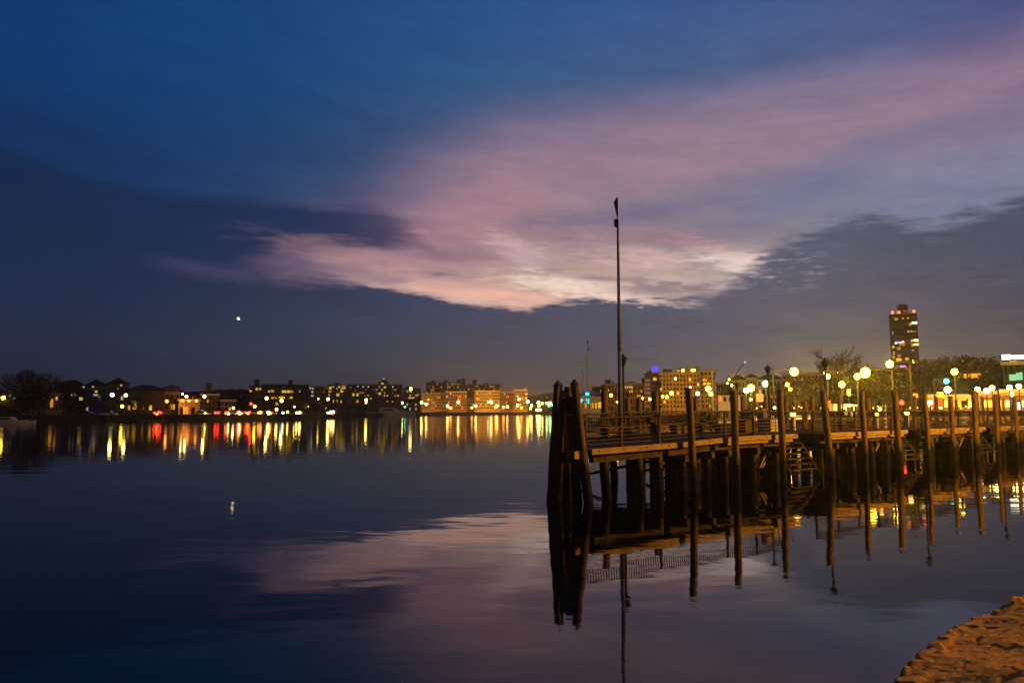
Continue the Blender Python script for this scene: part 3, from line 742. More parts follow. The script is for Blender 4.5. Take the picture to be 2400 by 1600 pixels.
LEAF = mat('dusty_foliage', (.075, .072, .012), .9, (.03, .032, .01), 2, spec=.1)
TWIG = mat('bare_twigs', (.10, .08, .055), .9, (.05, .04, .03), 2, spec=.1)
bs = bush(4, 260, .5, .3, .32); bs.v = [(x, y, z + .85) for x, y, z in bs.v]; bs.build('shrub', LEAF, pl)
def bin_(px, t, label, m, h=.95, r=.27):
    q = onpier(px, t); g = thing('litter_bin', label, 'bin', q, 0, 'litter bins on the pier')
    MB().lathe([(r * .9, 0), (r, .1), (r, h - .1), (r * .95, h)], 14).build('body', m, g, smooth=True)
    MB().lathe([(r * 1.06, h), (r * 1.06, h + .05), (r * .5, h + .12), (.02, h + .14)], 14).build('lid', IRON, g, smooth=True)
bin_(2238, 3.4, 'grey lavender round litter bin right of the second water stairs', LAV)
bin_(2256, 3.6, 'tan round litter bin beside the grey lavender one', BEIGE)
q = onpier(1912, 3.2); gp = thing('gate_frame', 'pale tubular gate frame behind the first water stairs', 'gate', q, PANG)
MB().path([Vector((-.55, 0, 0)), Vector((-.55, 0, 1.0)), Vector((.55, 0, 1.0)), Vector((.55, 0, 0))], [.02] * 4, 8).build('frame', STEEL, gp)
mm = MB()
for k in range(9): mm.tube((-.5 + k * .125, 0, .05), (-.5 + k * .125, 0, .98), .006, .006, 4)
mm.build('mesh_panel', STEEL, gp)

# inner piles on the far side of the pier
ig = 'dark timber piles behind the pier'
inner = [(1417, 906, 'thick one left of the tall mast'), (1472, 929, 'short one right of the tall mast'), (1536, 913, 'thick one under the ochre apartment facade'), (1497, 934, 'slim one before the balcony building'), (1632, 925, 'one between first and second front piles, before the apartment block'), (1741, 924, 'one left of the bright double lamp'), (1795, 930, 'one left of the beige cabinet lamp post'), (1843, 935, 'slim, right of the pointed front pile'), (1888, 937, 'slim one left of the leaning front pile'), (1905, 926, 'one half hidden by the leaning front pile'), (1968, 925, 'one right of the leaning front pile'), (2036, 930, 'one right of the fifth front pile'), (2145, 928, 'pointed one left of the twin lantern posts'), (2195, 930, 'pointed one right of the twin lantern posts'), (2242, 934, 'one beside the grey lavender bin'), (2302, 930, 'one between the thick front pile and the tenth'), (2352, 930, 'one before the rightmost lit shop')]
for i, (px, y, l) in enumerate(inner):
    s = s_at(px, 6.7); q = pp(s, 6.7, 0); zt = zy(y, q.y)
    timber_pile(q.x, q.y, zt - .1, .18 if 'thick' in l else .14, 'dark pile behind the pier, ' + l, ig, (0, 0), 40 + i, 'cone' if i % 3 == 0 or 'pointed' in l else 'flat', 'mooring_pile')
# ---------------------------------------------------------------- builders for the far shores
BRICK = mat('wall_brick', (.26, .15, .09), .9, (.17, .10, .06), .5, spec=.15)
TAN = mat('wall_tan_brick', (.42, .30, .16), .9, (.30, .21, .11), .4, spec=.15)
GREYW = mat('wall_grey', (.16, .15, .14), .9, (.11, .10, .095), .4, spec=.15)
DARKB = mat('wall_dark', (.06, .05, .045), .9, (.04, .034, .03), .4, spec=.15)
LILAC = mat('wall_lilac_panel', (.30, .22, .36), .7)
ROOFM = mat('roof_tar', (.035, .033, .035), .9)
TRIM = mat('wall_trim', (.5, .42, .30), .8)
PALEW = mat('pale_siding', (.48, .43, .36), .8, (.38, .34, .29), .5)
WME = {}
def winmesh(w, h, m):
    k = (round(w, 2), round(h, 2), m.name)
    if k not in WME: WME[k] = MB().box((0, 0, 0), (w, .12, h)).mesh('window', m)
    return WME[k]
def wobj(parent, x, z, w, h, m, name='window', y=-.04):
    o = bpy.data.objects.new(name, winmesh(w, h, m)); COL.objects.link(o); o.parent = parent; o.location = (x, y, z); return o
class Bld:
    """a building whose front faces the viewer; everything in metres from its front left foot"""
    def __init__(s, name, label, cat, px0, px1, ytop, D, depth=14, wall=DARKB, yaw=None, group=None, z0=GZ, cornice=True, ybot=None):
        a, b_ = at(px0, Y0, D), at(px1, Y0, D); s.D = D
        r1 = ray(px1, Y0)[0]
        if yaw is None: yaw = -math.atan(ray((px0 + px1) / 2, Y0)[0])
        s.w = (r1 * D - a.x) / (math.cos(yaw) - r1 * math.sin(yaw) * -1 if False else math.cos(yaw) + r1 * math.sin(-yaw)); s.z0 = z0 if ybot is None else zy(ybot, D); s.h = zy(ytop, D) - s.z0; s.px0, s.px1 = px0, px1
        s.r = thing(name, label, cat, (a.x, D, s.z0), yaw, group); s.depth = depth
        MB().box((s.w / 2, depth / 2, (s.h - .3) / 2 - .3), (s.w, depth, s.h + .3)).build('wall', wall, s.r)
        if cornice:
            MB().box((s.w / 2, depth / 2, s.h - .26), (s.w + .5, depth + .5, .5)).build('cornice', ROOFM if wall in (DARKB,) else mat('ochre_cornice', (.26, .17, .07), .9) if wall.name == 'wall_ochre' else TRIM, s.r)
    def X(s, px): return (px - s.px0) / (s.px1 - s.px0) * s.w
    def Z(s, y): return zy(y, s.D) - s.z0
    def grid(s, cols, rows, z1=None, zz=None, w=1.2, h=1.5, lit=.2, pal=(0, 1, 2), seed=1, x0=0., x1=None, dark=True):
        rnd = random.Random(seed); x1 = s.w if x1 is None else x1; z1 = 1.2 if z1 is None else z1; zz = s.h - .6 if zz is None else zz
        w = min(w, .52 * (x1 - x0) / cols); h = min(h, .5 * (zz - z1) / rows)
        for i in range(cols):
            for j in range(rows):
                l = rnd.random() < lit
                if not l and not dark: continue
                m = WIN[rnd.choice(pal)] if l else WDARK
                wobj(s.r, x0 + (x1 - x0) * (i + .5) / cols, z1 + (zz - z1) * (j + .5) / rows, w, h, m)
        return s
    def spots(s, L):
        for t in L:
            px, y, w, h, m = (*t, *((5, 5, 1)[len(t) - 2:] if len(t) < 5 else ()))
            k = s.D / F; wobj(s.r, s.X(px), s.Z(y), w * k, h * k, WIN[m] if isinstance(m, int) else m, y=-.08)
        return s
    def part(s, name, px0, px1, ytop, ybot=None, m=DARKB, y0=2., d=5., pitched=False):
        x0, x1 = s.X(px0), s.X(px1); zb = s.h - .05 if ybot is None else s.Z(ybot); zt = s.Z(ytop)
        if pitched: MB().prism([(x0, zb), (x1, zb), ((x0 + x1) / 2, zt)], d, 'y', (0, y0 + d / 2, 0)).build(name, m, s.r)
        else: MB().box(((x0 + x1) / 2, y0 + d / 2, (zb + zt) / 2), (x1 - x0, d, zt - zb)).build(name, m, s.r)
        return s
    def gable(s, ypk, m=ROOFM, hip=False):
        zt = s.Z(ypk); zb = s.h; w = s.w; d = s.depth; e = .4
        if hip: MB().add([(-e, -e, zb), (w + e, -e, zb), (w + e, d + e, zb), (-e, d + e, zb), (w * .35, d / 2, zt), (w * .65, d / 2, zt)], [(0, 1, 5, 4), (1, 2, 5), (2, 3, 4, 5), (3, 0, 4), (3, 2, 1, 0)]).build('roof', m, s.r)
        else: MB().prism([(-e, zb), (w + e, zb), (w / 2, zt)], d + .6, 'y', (0, d / 2, 0)).build('roof', m, s.r)
        return s
def house(label, px0, px1, yt, ypk, D, wall, spots=(), hip=False, group='houses on the left shore', name='house', grid=None):
    b = Bld(name, label, 'house', px0, px1, yt, D, 10, wall, None, group, cornice=False).gable(ypk, hip=hip)
    if grid: b.grid(*grid[:2], w=1.1, h=1.5, lit=grid[2], seed=int(px0))
    b.spots(spots); return b
# ---- left shore houses
house('dark gabled house low behind trees at the far left edge', 2, 52, 925, 910, 215, DARKB, [(20, 909 + 18, 5, 5, 3), (41, 931, 4, 4, 0), (30, 933, 5, 5, 3)], grid=(4, 2, .0))
house('dark house with two pale upper windows left of the chimney house', 56, 112, 908, 892, 240, GREYW, [(70, 924, 4, 4, 3), (82, 940, 5, 5, 4), (104, 915, 4, 4, 3), (98, 932, 4, 4, 3)], grid=(5, 3, .0))
house('porch house with an amber lit tall doorway left of the shore', 108, 146, 918, 902, 222, BRICK, [(120, 944, 6, 20, 0), (131, 933, 4, 8, 2), (112, 934, 3, 9, 1)], grid=(4, 2, .0))
house('dark three storey house with two white spots near its roof', 146, 196, 903, 889, 270, DARKB, [(170, 924, 11, 6, 3), (188, 934, 7, 7, 1), (193, 906, 4, 4, 3)], grid=(5, 3, .0))
house('dark house with pale middle windows below the skyline', 198, 246, 902, 888, 290, GREYW, [(215, 906, 4, 5, 0), (223, 917, 5, 5, 1), (222, 925, 9, 5, 3), (204, 958, 4, 8, 3), (231, 930, 4, 8, 4)], grid=(5, 3, .0))
house('brownish house behind the pair of white street lamps', 248, 300, 898, 884, 300, BRICK, [(281, 902, 4, 4, 2), (274, 910, 4, 7, 4), (290, 925, 4, 5, 4)], grid=(5, 3, .1))
house('dark hall with wide hip roof and a row of tall amber windows', 296, 384, 912, 900, 236, DARKB, [(302, 955, 5, 10, 0), (315, 949, 7, 19, 1), (333, 952, 7, 15, 0), (352, 955, 6, 12, 1), (309, 941, 4, 4, 2)], hip=True)
house('brown house with twin amber windows and an orange wall lamp', 384, 420, 915, 903, 246, BRICK, [(402, 953, 4, 12, 0), (407, 953, 4, 12, 1), (412, 912, 4, 4, 3)], grid=(3, 2, .0))
b = Bld('shopfront_building', 'low building washed orange by three wall lamps', 'building', 418, 468, 935, 243, 12, TAN, None, 'buildings on the left shore')
b.spots([(435, 962, 10, 16, 0), (452, 962, 8, 16, WDARK), (425, 962, 6, 16, WDARK)])
b = Bld('brick_building', 'dark brick building right of the orange lit shopfront', 'building', 469, 512, 922, 250, 14, BRICK, None, 'buildings on the left shore').part('chimney', 480, 494, 897, m=DARKB)
b.spots([(486, 940, 4, 6, 0), (474, 963, 6, 5, 3)]).grid(5, 3, lit=.0)
b = Bld('pale_building', 'small pale flat building beside the red traffic lights', 'building', 516, 552, 936, 250, 10, GREYW, None, 'buildings on the left shore'); b.grid(4, 2, lit=.1, seed=4)
b = Bld('corner_building', 'dark corner building with a small roof tower and two amber windows', 'building', 584, 613, 903, 262, 14, DARKB, None, 'buildings on the left shore').part('roof_tower', 594, 606, 888)
b.spots([(600, 911, 5, 5, 1), (608, 911, 5, 5, 0), (586, 916, 5, 4, 1)]).grid(3, 4, lit=0)
b = Bld('long_apartment_building', 'long dark flat roofed apartment building with rows of yellow windows', 'apartment building', 613, 722, 900, 275, 18, DARKB, None, 'buildings on the left shore').part('stair_tower', 674, 685, 889)
b.spots([(629, 917, 4, 5, 2), (637, 916, 7, 5, 0), (664, 917, 10, 6, 1), (675, 917, 8, 6, 1), (683, 917, 4, 5, 0), (637, 932, 6, 5, 0), (645, 932, 4, 4, 0), (655, 931, 6, 4, 1), (662, 931, 8, 5, 1), (681, 931, 6, 5, 1), (648, 946, 6, 6, 0), (701, 916, 3, 4, 3)]).grid(13, 4, lit=.0, w=1.4, z1=5)
b = Bld('annex_building', 'dark annex at the right end of the long apartment building', 'building', 723, 758, 903, 330, 14, GREYW, None, 'buildings on the left shore')
b.spots([(706 + 20, 909, 4, 4, 3), (732, 910, 4, 4, 3), (731, 918, 4, 4, 2), (731, 927, 6, 4, 3), (746, 935, 4, 5, 1)]).grid(5, 5, lit=.0)
for i, (a, c, y, sp) in enumerate(((724, 742, 905, [(732, 909, 6, 4, 1), (728, 916, 5, 4, 0), (736, 913, 4, 3, 0)]), (744, 768, 907, [(755, 911, 5, 4, 0), (756, 918, 5, 4, 1), (764, 910, 4, 3, 4)]), (768, 784, 900, [(773, 909, 6, 6, 1), (772, 917, 7, 4, 0), (780, 906, 3, 3, 2)]), (784, 796, 897, [(789, 910, 4, 3, 3), (794, 906, 5, 4, 1)]), (796, 813, 902, [(804, 904, 9, 3, 1), (805, 909, 8, 4, 1), (800, 917, 7, 4, 1), (791, 925, 7, 6, 1)]), (813, 842, 899, [(820, 908, 4, 4, 4), (838, 905, 4, 3, 3), (832, 915, 4, 3, 4)]))):
    Bld('distant_block', ['brown block with amber corner windows on the skyline left of the gap', 'low brown block with three windows second from left on the skyline', 'taller stepped block with yellow windows third on the skyline', 'narrow dark block fourth on the skyline', 'block with stacked wide yellow windows fifth on the skyline', 'dark block sixth on the skyline beside the large lit block'][i], 'building', a, c, y, 420, 16, [BRICK, GREYW][i % 2], None, 'blocks on the distant left skyline').spots(sp).grid(3, 4, lit=.12, w=1.6, h=1.6, seed=i)
b = Bld('large_apartment_block', 'large apartment block crowned by a stepped tower and dotted with lit windows', 'apartment building', 840, 942, 900, 440, 22, GREYW, None, 'apartment blocks of the far centre').part('stepped_tower', 886, 908, 893, y0=1).part('tower_top', 893, 903, 886, 893, y0=2)
b.grid(16, 6, lit=.26, w=1.2, h=1.2, pal=(0, 0, 1, 2, 4, 4), seed=12, z1=6)
b.spots([(898, 887, 4, 4, 3), (895, 898, 6, 4, 1), (901, 907, 6, 4, 1), (889, 922, 6, 6, 2)])
b = Bld('dark_apartment_block', 'dark block with one bright white lamp high on its front', 'apartment building', 944, 985, 909, 470, 18, DARKB, None, 'apartment blocks of the far centre').part('roof_tower', 950, 970, 905, y0=1)
b.grid(6, 5, lit=.15, w=1.7, h=1.6, seed=5, pal=(0, 3)); b.spots([(962, 911, 6, 6, LC), (964, 932, 14, 3, 2), (979, 925, 3, 5, 3), (962, 918, 6, 3, 3)])
b = Bld('tall_apartment_row', 'tall far row of apartments with many lit windows above the orange facade', 'apartment building', 998, 1085, 895, 700, 22, BRICK, None, 'apartment blocks of the far centre').part('roof_box', 1010, 1018, 891, y0=1).part('roof_box', 1040, 1050, 891, y0=1).part('stair_tower', 1081, 1090, 886, 900, y0=-1).part('roof_wedge', 1070, 1080, 889, y0=1)
b.grid(18, 5, lit=.42, w=1.4, h=1.4, pal=(0, 0, 4, 4, 1), seed=3, z1=14)
b = Bld('tall_apartment_row', 'lower right end of the tall far apartment row', 'apartment building', 1086, 1176, 900, 712, 22, BRICK, None, 'apartment blocks of the far centre').part('roof_tower', 1107, 1117, 889, y0=1).part('roof_wedge', 1135, 1143, 897, y0=1).part('roof_wedge', 1158, 1165, 900, y0=1)
b.grid(18, 5, lit=.36, w=1.4, h=1.4, pal=(0, 0, 4, 4, 1), seed=9, z1=12)
OG = 'orange lit brick apartment blocks along the far centre shore'
for i, (a, c, y, lab, wl) in enumerate(((987, 1010, 922, 'brightest orange narrow block with a single lit window', TAN), (1010, 1045, 920, 'orange block with vertical rows of dark windows', TAN), (1045, 1094, 917, 'brown brick block left of the dark recess', BRICK), (1094, 1112, 915, 'dark recessed brick block in the middle of the orange facade row', DARKB), (1112, 1171, 915, 'widest orange brick block with faint window rows', TAN), (1171, 1203, 918, 'dim brown block left of the last tapering one', BRICK), (1203, 1236, 913, 'tapering brown block at the right end with a peaked corner', BRICK))):
    b = Bld('brick_apartment_block', lab, 'apartment building', a, c, y, 612 + (i % 2) * 6, 20, wl, None, OG)
    n = max(3, int((c - a) / 4.2)); b.grid(n, 6, lit=.16 if i else .04, w=1.5, h=1.9, pal=(4, 4, 4, 0, 2), seed=i + 30, z1=2.5)
    if i == 6: b.part('peaked_corner', 1226, 1235, 907, m=BRICK, y0=0, pitched=True).part('roof_box', 1204, 1213, 911, y0=1).spots([(1217, 935, 5, 5, LC), (1213, 928, 4, 4, 1), (1234, 923, 3, 4, 2)])
    if i == 0: b.spots([(1004, 936, 5, 5, 1)])
    if i == 4: b.part('roof_box', 1160, 1170, 911, y0=1)

# ---- right shore buildings
RG = 'buildings along the right shore'
b = Bld('flat_apartment_building', 'low brown building wing left of the tall mast', 'building', 1388, 1411, 905, 262, 14, BRICK, None, RG); b.grid(5, 4, lit=.1, seed=2)
b = Bld('flat_apartment_building', 'tan building with dark penthouse right behind the tall mast', 'building', 1410, 1447, 899, 258, 16, TAN, None, RG).part('penthouse', 1418, 1433, 889, m=GREYW).part('vent', 1436, 1439, 892, m=DARKB)
b.spots([(1414, 910, 4, 5, 2), (1426, 914, 4, 5, 2), (1441, 909, 3, 4, 4)]).grid(5, 4, lit=.0)
b = Bld('flat_apartment_building', 'tan building with four lit windows in a row between mast and balconies', 'building', 1448, 1513, 897, 256, 16, TAN, None, RG).part('penthouse', 1469, 1490, 894, m=GREYW)
b.spots([(1467, 907, 3, 5, 2), (1472, 907, 3, 5, 2), (1477, 907, 3, 5, 2), (1482, 908, 3, 6, 1), (1477, 917, 3, 5, 0), (1482, 917, 3, 5, 1), (1504, 917, 3, 5, 1), (1495, 927, 4, 5, 0), (1500, 927, 4, 5, 0)]).grid(11, 4, lit=.0, w=1.0, h=1.6)
b = Bld('balcony_building', 'apartment building with lilac balconies and a glowing blue rooftop sign', 'apartment building', 1513, 1546, 874, 238, 16, DARKB, None, RG)
for k in range(7):
    z = 3 + k * (b.h - 4) / 7; MB().box((b.X(1518), -.7, z), (b.w * .42, 1.4, .9)).build('balcony', LILAC, b.r)
b.part('rooftop_sign', 1529, 1545, 858, 871, glow('sign_blue', (.10, .06, 1.0), .9), y0=.3, d=.5)
b.part('roof_box', 1517, 1529, 868, m=GREYW)
b.spots([(1536, 888, 8, 7, 0), (1537, 876, 10, 3, WDARK), (1537, 899, 10, 7, WDARK), (1537, 910, 10, 7, WDARK)])
OCH = mat('wall_ochre', (.36, .22, .07), .9, (.28, .165, .05), .4, spec=.1)
CORN = mat('ochre_cornice', (.26, .17, .07), .9)
b = Bld('ochre_apartment_building', 'ochre apartment building with a grid of dark windows and roof lights', 'apartment building', 1546, 1642, 872, 236, 18, OCH, None, RG).part('penthouse', 1555, 1577, 864, m=GREYW).part('penthouse', 1590, 1598, 862, m=GREYW, pitched=False).part('penthouse', 1611, 1641, 857, m=GREYW)
b.grid(12, 8, lit=.05, w=.95, h=1.05, seed=6, z1=2.2, pal=(0, 1, 2))
b.spots([(1603, 868.5, 5, 4, LW), (1627, 868.5, 9, 4, LW), (1593, 869, 6, 3, 0), (1619, 890, 4, 8, 1)])
b = Bld('ochre_tower_wing', 'taller right wing of the ochre apartment building with pale corner strip', 'apartment building', 1643, 1679, 866, 235, 18, OCH, None, RG)
MB().box((b.X(1672), -.1, b.h / 2), (.5, .3, b.h - .7)).build('pale_strip', PALEW, b.r)
b.grid(4, 8, lit=.05, w=1.3, h=1.3, seed=8, z1=2.2); b.spots([(1651, 890, 4, 6, 0), (1656, 890, 4, 6, 0), (1653, 899, 7, 5, 1), (1663, 899, 8, 5, 1)])
b = Bld('low_grey_building', 'low grey building with pale parapet right of the ochre wing', 'building', 1680, 1716, 898, 262, 14, GREYW, None, RG); b.grid(7, 3, lit=.05)
b = Bld('white_shed', 'pale waterside shed with one red orange window', 'shed', 1683, 1737, 922, 120, 6, PALEW, None, RG, cornice=False).gable(919)
b.spots([(1688, 934, 5, 11, glow('window_red', (1, .12, .04), 1.6, False)), (1700, 935, 5, 10, WDARK), (1712, 935, 5, 10, WDARK)])
for i, (a, c, y, yp, lab) in enumerate(((1716, 1748, 888, 877, 'pale townhouse with steep gable left of the flat one'), (1750, 1776, 882, 876, 'pale flat gabled townhouse in the middle of three'), (1778, 1832, 886, 875, 'wide pale townhouse with gable left of the big round glow'))):
    b = Bld('townhouse', lab, 'house', a, c, y, 205, 12, PALEW, None, 'pale townhouses on the right shore', cornice=False).gable(yp, hip=(i == 2)); b.grid(4 + i, 4, lit=.1, w=1., h=1.4, seed=20 + i)
b = Bld('brown_apartment_building', 'brown apartment building half hidden by sodium lit trees', 'apartment building', 1836, 1982, 872, 178, 16, TAN, None, RG).grid(15, 6, lit=.06, w=1.1, h=1.4, seed=33)
# tower block
tw = Bld('tower_block', 'tall dark tower block with lit corner windows and red roof beacons', 'tower block', 2094, 2161, 736, 400, 24, mat('tower_wall', (.05, .042, .04), .9, (.03, .026, .026), .3, spec=.1), None, None, z0=8)
tw.px0 -= 8; tw.px1 -= 8
tw.part('crown', 2106, 2133, 716, 736, DARKB, 3, 8).part('crown_top', 2110, 2129, 713, 716, DARKB, 4, 5)
for x in (2095, 2146): MB().ball((tw.X(x), 0, tw.h + .8), .75).build('beacon', glow('beacon_red', (1, .12, .08), 4), tw.r)
tw.spots([(2110, 733, 7, 6, glow('crown_amber', (1, .25, .04), 1.6, False)), (2126, 731, 10, 3, glow('crown_red', (.8, .12, .05), .5, False)), (2103, 748, 7, 5, 1), (2119, 747, 5, 4, 1), (2131, 747, 5, 4, 1)])
tw.spots([(2146, 760, 10, 10, glow('window_hot', (1, .72, .2), 5)), (2137, 763, 5, 8, 1), (2131, 778, 5, 5, 1), (2138, 778, 4, 5, 2), (2146, 778, 7, 5, 4), (2147, 799, 9, 6, EM['window_hot']), (2147, 808, 9, 6, EM['window_hot']), (2138, 801, 4, 7, 1), (2139, 809, 5, 7, 0), (2139, 823, 4, 4, 2), (2140, 848, 5, 7, EM['window_hot']), (2148, 847, 8, 5, 0), (2148, 855, 8, 5, 0), (2140, 857, 4, 6, 0)])
tw.spots([(2093, 780, 3, 7, 3), (2100, 804, 5, 4, glow('window_lilac', (.75, .65, 1), 2.2, False)), (2110, 803, 9, 2, EM['window_lilac']), (2117, 802, 4, 3, EM['window_lilac']), (2114, 807, 12, 6, 0), (2093, 813, 5, 5, 1), (2106, 817, 8, 6, 0), (2094, 827, 3, 6, 2), (2106, 834, 8, 7, 4), (2093, 837, 3, 5, 2), (2105, 843, 11, 6, 1), (2124, 842, 7, 6, 1), (2114, 859, 11, 4, glow('window_violet', (.45, .12, 1), 3, False)), (2123, 861, 4, 3, 1)])
for k in range(1, 20):
    MB().box((tw.w / 2, -.05, k * tw.h / 20), (tw.w + .5, .5, .35)).build('floor_band', mat('tower_band', (.085, .07, .065), .9), tw.r)
    MB().box((tw.w * .88, -.7, k * tw.h / 20 + .5), (tw.w * .2, 1.2, .9)).build('balcony', mat('tower_balcony', (.06, .05, .045), .9), tw.r)
tw.grid(11, 20, lit=.0, w=2.0, h=1.3, z1=3, x0=1, x1=tw.w - 2)
# right edge glass building with sign
b = Bld('glass_corner_building', 'greenish glass building with a glowing white rooftop sign at the right edge', 'building', 2356, 2440, 848, 118, 16, mat('green_grey_wall', (.035, .06, .045), .6), None, RG)
for k in range(4): b.spots([(2366 + k * 16, 838 if k else 837, 15 if k else 17, 12 if k == 0 else 9, glow('sign_white', (.9, 1, .85), 2.5))])
for k in range(4): MB().box((b.X(2363 + k * 14), .1, b.h + .35), (.1, .3, 1.3)).build('sign_post', IRON, b.r)
b.spots([(2379, 885, 14, 14, glow('window_teal', (.25, .75, .5), .6, False)), (2395, 882, 12, 18, EM['window_teal']), (2364, 866, 3, 22, WDARK), (2376, 866, 6, 18, WDARK), (2393, 866, 8, 18, WDARK), (2382, 848, 14, 3, 1)])
b = Bld('hill_building', 'dark building with a row of amber windows behind the bare branching tree', 'building', 2262, 2312, 868, 150, 12, DARKB, None, RG); b.spots([(2267, 881, 6, 10, 0), (2276, 880, 3, 7, 0), (2288, 881, 13, 11, 0), (2290, 883, 5, 5, 1), (2300, 881, 6, 11, 0)])
# shops
SHOPG = 'lit shop fronts at the right'
for i, (a, c, lab, cw, aw, yt) in enumerate(((2168, 2212, 'shop with red and orange glowing front left of the yellow awnings', glow('shop_red', (1, .12, .02), .5, False), glow('awning_orange', (1, .25, .02), .4, False), 930), (2213, 2268, 'shop with yellow awning and cream windows behind the pile pair', glow('shop_yellow', (1, .50, .05), .5, False), glow('awning_yellow', (1, .5, .01), .5, False), 930), (2269, 2300, 'narrow shop with pale red front beside the thick pile', glow('shop_cream', (1, .42, .1), .45, False), EM['awning_yellow'], 931), (2301, 2345, 'shop with bright white canopy lights at right', EM['shop_yellow'], glow('awning_red', (1, .18, .02), .6, False), 922), (2346, 2420, 'last shop at the right edge with teal and white signs', glow('shop_teal', (.3, .7, .45), .4, False), EM['awning_red'], 918))):
    b = Bld('shop', lab, 'shop', a, c, yt - 6, 100 - i * 2, 9, BRICK, None, SHOPG)
    n = max(2, int((c - a) / 12))
    for k in range(n): b.spots([(a + (c - a) * (k + .5) / n, 946, (c - a) / n * .72, 16, cw if k % 3 else [WIN[2], WDARK][k % 2])])
    MB().add([(.1, -.05, b.Z(yt)), (b.w - .1, -.05, b.Z(yt)), (b.w - .1, -1.1, b.Z(yt + 7)), (.1, -1.1, b.Z(yt + 7)), (.1, -.05, b.Z(yt) - .1), (b.w - .1, -.05, b.Z(yt) - .1), (b.w - .1, -1.1, b.Z(yt + 7) - .1), (.1, -1.1, b.Z(yt + 7) - .1)], [(0, 1, 2, 3), (7, 6, 5, 4), (3, 2, 6, 7), (0, 3, 7, 4), (1, 5, 6, 2)]).build('awning', aw, b.r)
# restaurant with cyan neon
b = Bld('restaurant', 'waterside restaurant with cyan neon and amber windows behind the pile cluster', 'restaurant', 1352, 1414, 925, 150, 10, PALEW, None, RG, cornice=False)
CY = glow('neon_cyan', (.02, .75, 1), 2.4)
b.spots([(1378, 923, 11, 7, CY), (1361, 937, 12, 3, CY), (1378, 937, 8, 3, CY), (1361, 941, 4, 6, CY), (1379, 942, 3, 6, CY)])
b.spots([(1373, 950, 4, 12, 0), (1389, 950, 4, 12, 0), (1397, 950, 3, 12, 1), (1406, 949, 7, 13, 1), (1410, 944, 3, 6, 1)])
b.gable(915, hip=True, m=PALEW)
# crane
cr = thing('crane', 'distant construction crane with raised boom above the pale townhouses', 'crane', at(1716, Y0, 320), 0, None); cr.location.z = GZ
def L3(px, y, D=320): v = at(px, y, D); return v - cr.location
MB().tube(L3(1716, 950), L3(1716, 886), .9, .7, 6).build('mast', STEEL, cr)
MB().tube(L3(1716, 886), L3(1746, 849), .45, .22, 6).build('boom', STEEL, cr)
MB().tube(L3(1716, 886), L3(1706, 877), .3, .3, 6).build('counter_jib', STEEL, cr)
MB().ball(L3(1746, 849), .5).build('tip_light', glow('tip_pale', (.9, .85, .85), .9, False), cr)

# ---------------------------------------------------------------- lamps
lampG = {}
def far_lamp(px, y, D, m, col, e, label, r=.32, arm=0, group='street lamps on the far shores', zb=GZ, pl=True, cat='street lamp'):
    zt = zy(y, D); p = at(px, y, D); x = p.x
    t = thing('street_lamp', label, cat, (x + arm, D, zb), 0, group); h = zt - zb
    if arm == 0:
        MB().lathe([(.12, 0), (.11, 1), (.06, h - r * .8)], 6).build('pole', POLEM, t)
    else:
        MB().lathe([(.14, 0), (.12, 1), (.07, h + .3)], 6).build('pole', POLEM, t)
        MB().tube((0, 0, h + .25), (-arm, 0, h + r * .7), .05, .04, 6).build('arm', POLEM, t)
    MB().ball((-arm, 0, h), r, 8).build('lamp_globe', m, t, smooth=True)
    if pl: plight(t, (-arm, -1.3 - r, h - .2), e, col, .4)
    return t
def lab(i, s): return ORD[i] + ' ' + s
WARM = (1, .54, .045); COOL = (1, .68, .22)
k = 0
leftl = [(8, 932, LW, WARM, .5), (263, 925, LC, COOL, .52), (295, 926, LC, COOL, .46), (286, 952, LW, WARM, .42), (391, 940, LO, ORG, .42), (437, 929, LC, COOL, .4), (428, 923, LC, COOL, .28), (479, 929, LC, COOL, .46), (547, 956, LC, COOL, .34), (597, 952, LW, WARM, .42), (625, 933, LC, COOL, .48), (648, 959, LC, COOL, .42), (660, 939, LC, COOL, .5), (720, 952, LW, WARM, .44), (769, 935, LC, COOL, .55), (858, 937, LC, COOL, .62), (858, 943, LW, WARM, .45), (690, 953, LW, WARM, .25), (746, 934, LW, WARM, .25)]
leftl.sort(key=lambda t: t[0])
for i, (px, y, m, c, r) in enumerate(leftl):
    D = 194 + max(0, px) * .06 + (0 if px < 640 else (px - 640) * .55)
    far_lamp(px, y, D, m, c, 170 if m is not LO else 500, lab(i, 'lit street lamp from the left along the left shore'), r, arm=(1.6 if i % 3 == 1 else 0), group='street lamps on the left shore')
for i, px in enumerate((428, 443, 461)):
    t = thing('wall_lamp', lab(i, 'orange wall lamp from the left on the orange lit shopfront'), 'wall lamp', (gx(px, 242.3), 242.3, zy(939, 242.3)), 0, 'orange wall lamps of the shopfront')
    MB().ball((0, -.3, 0), .42, 8).build('lamp_globe', glow('lamp_orange_soft', (1, .42, .04), 3.5), t, smooth=True); MB().box((0, .2, .45), (.2, .9, .1)).build('bracket', IRON, t); plight(t, (0, -1.1, .2), 600, ORG, .3)
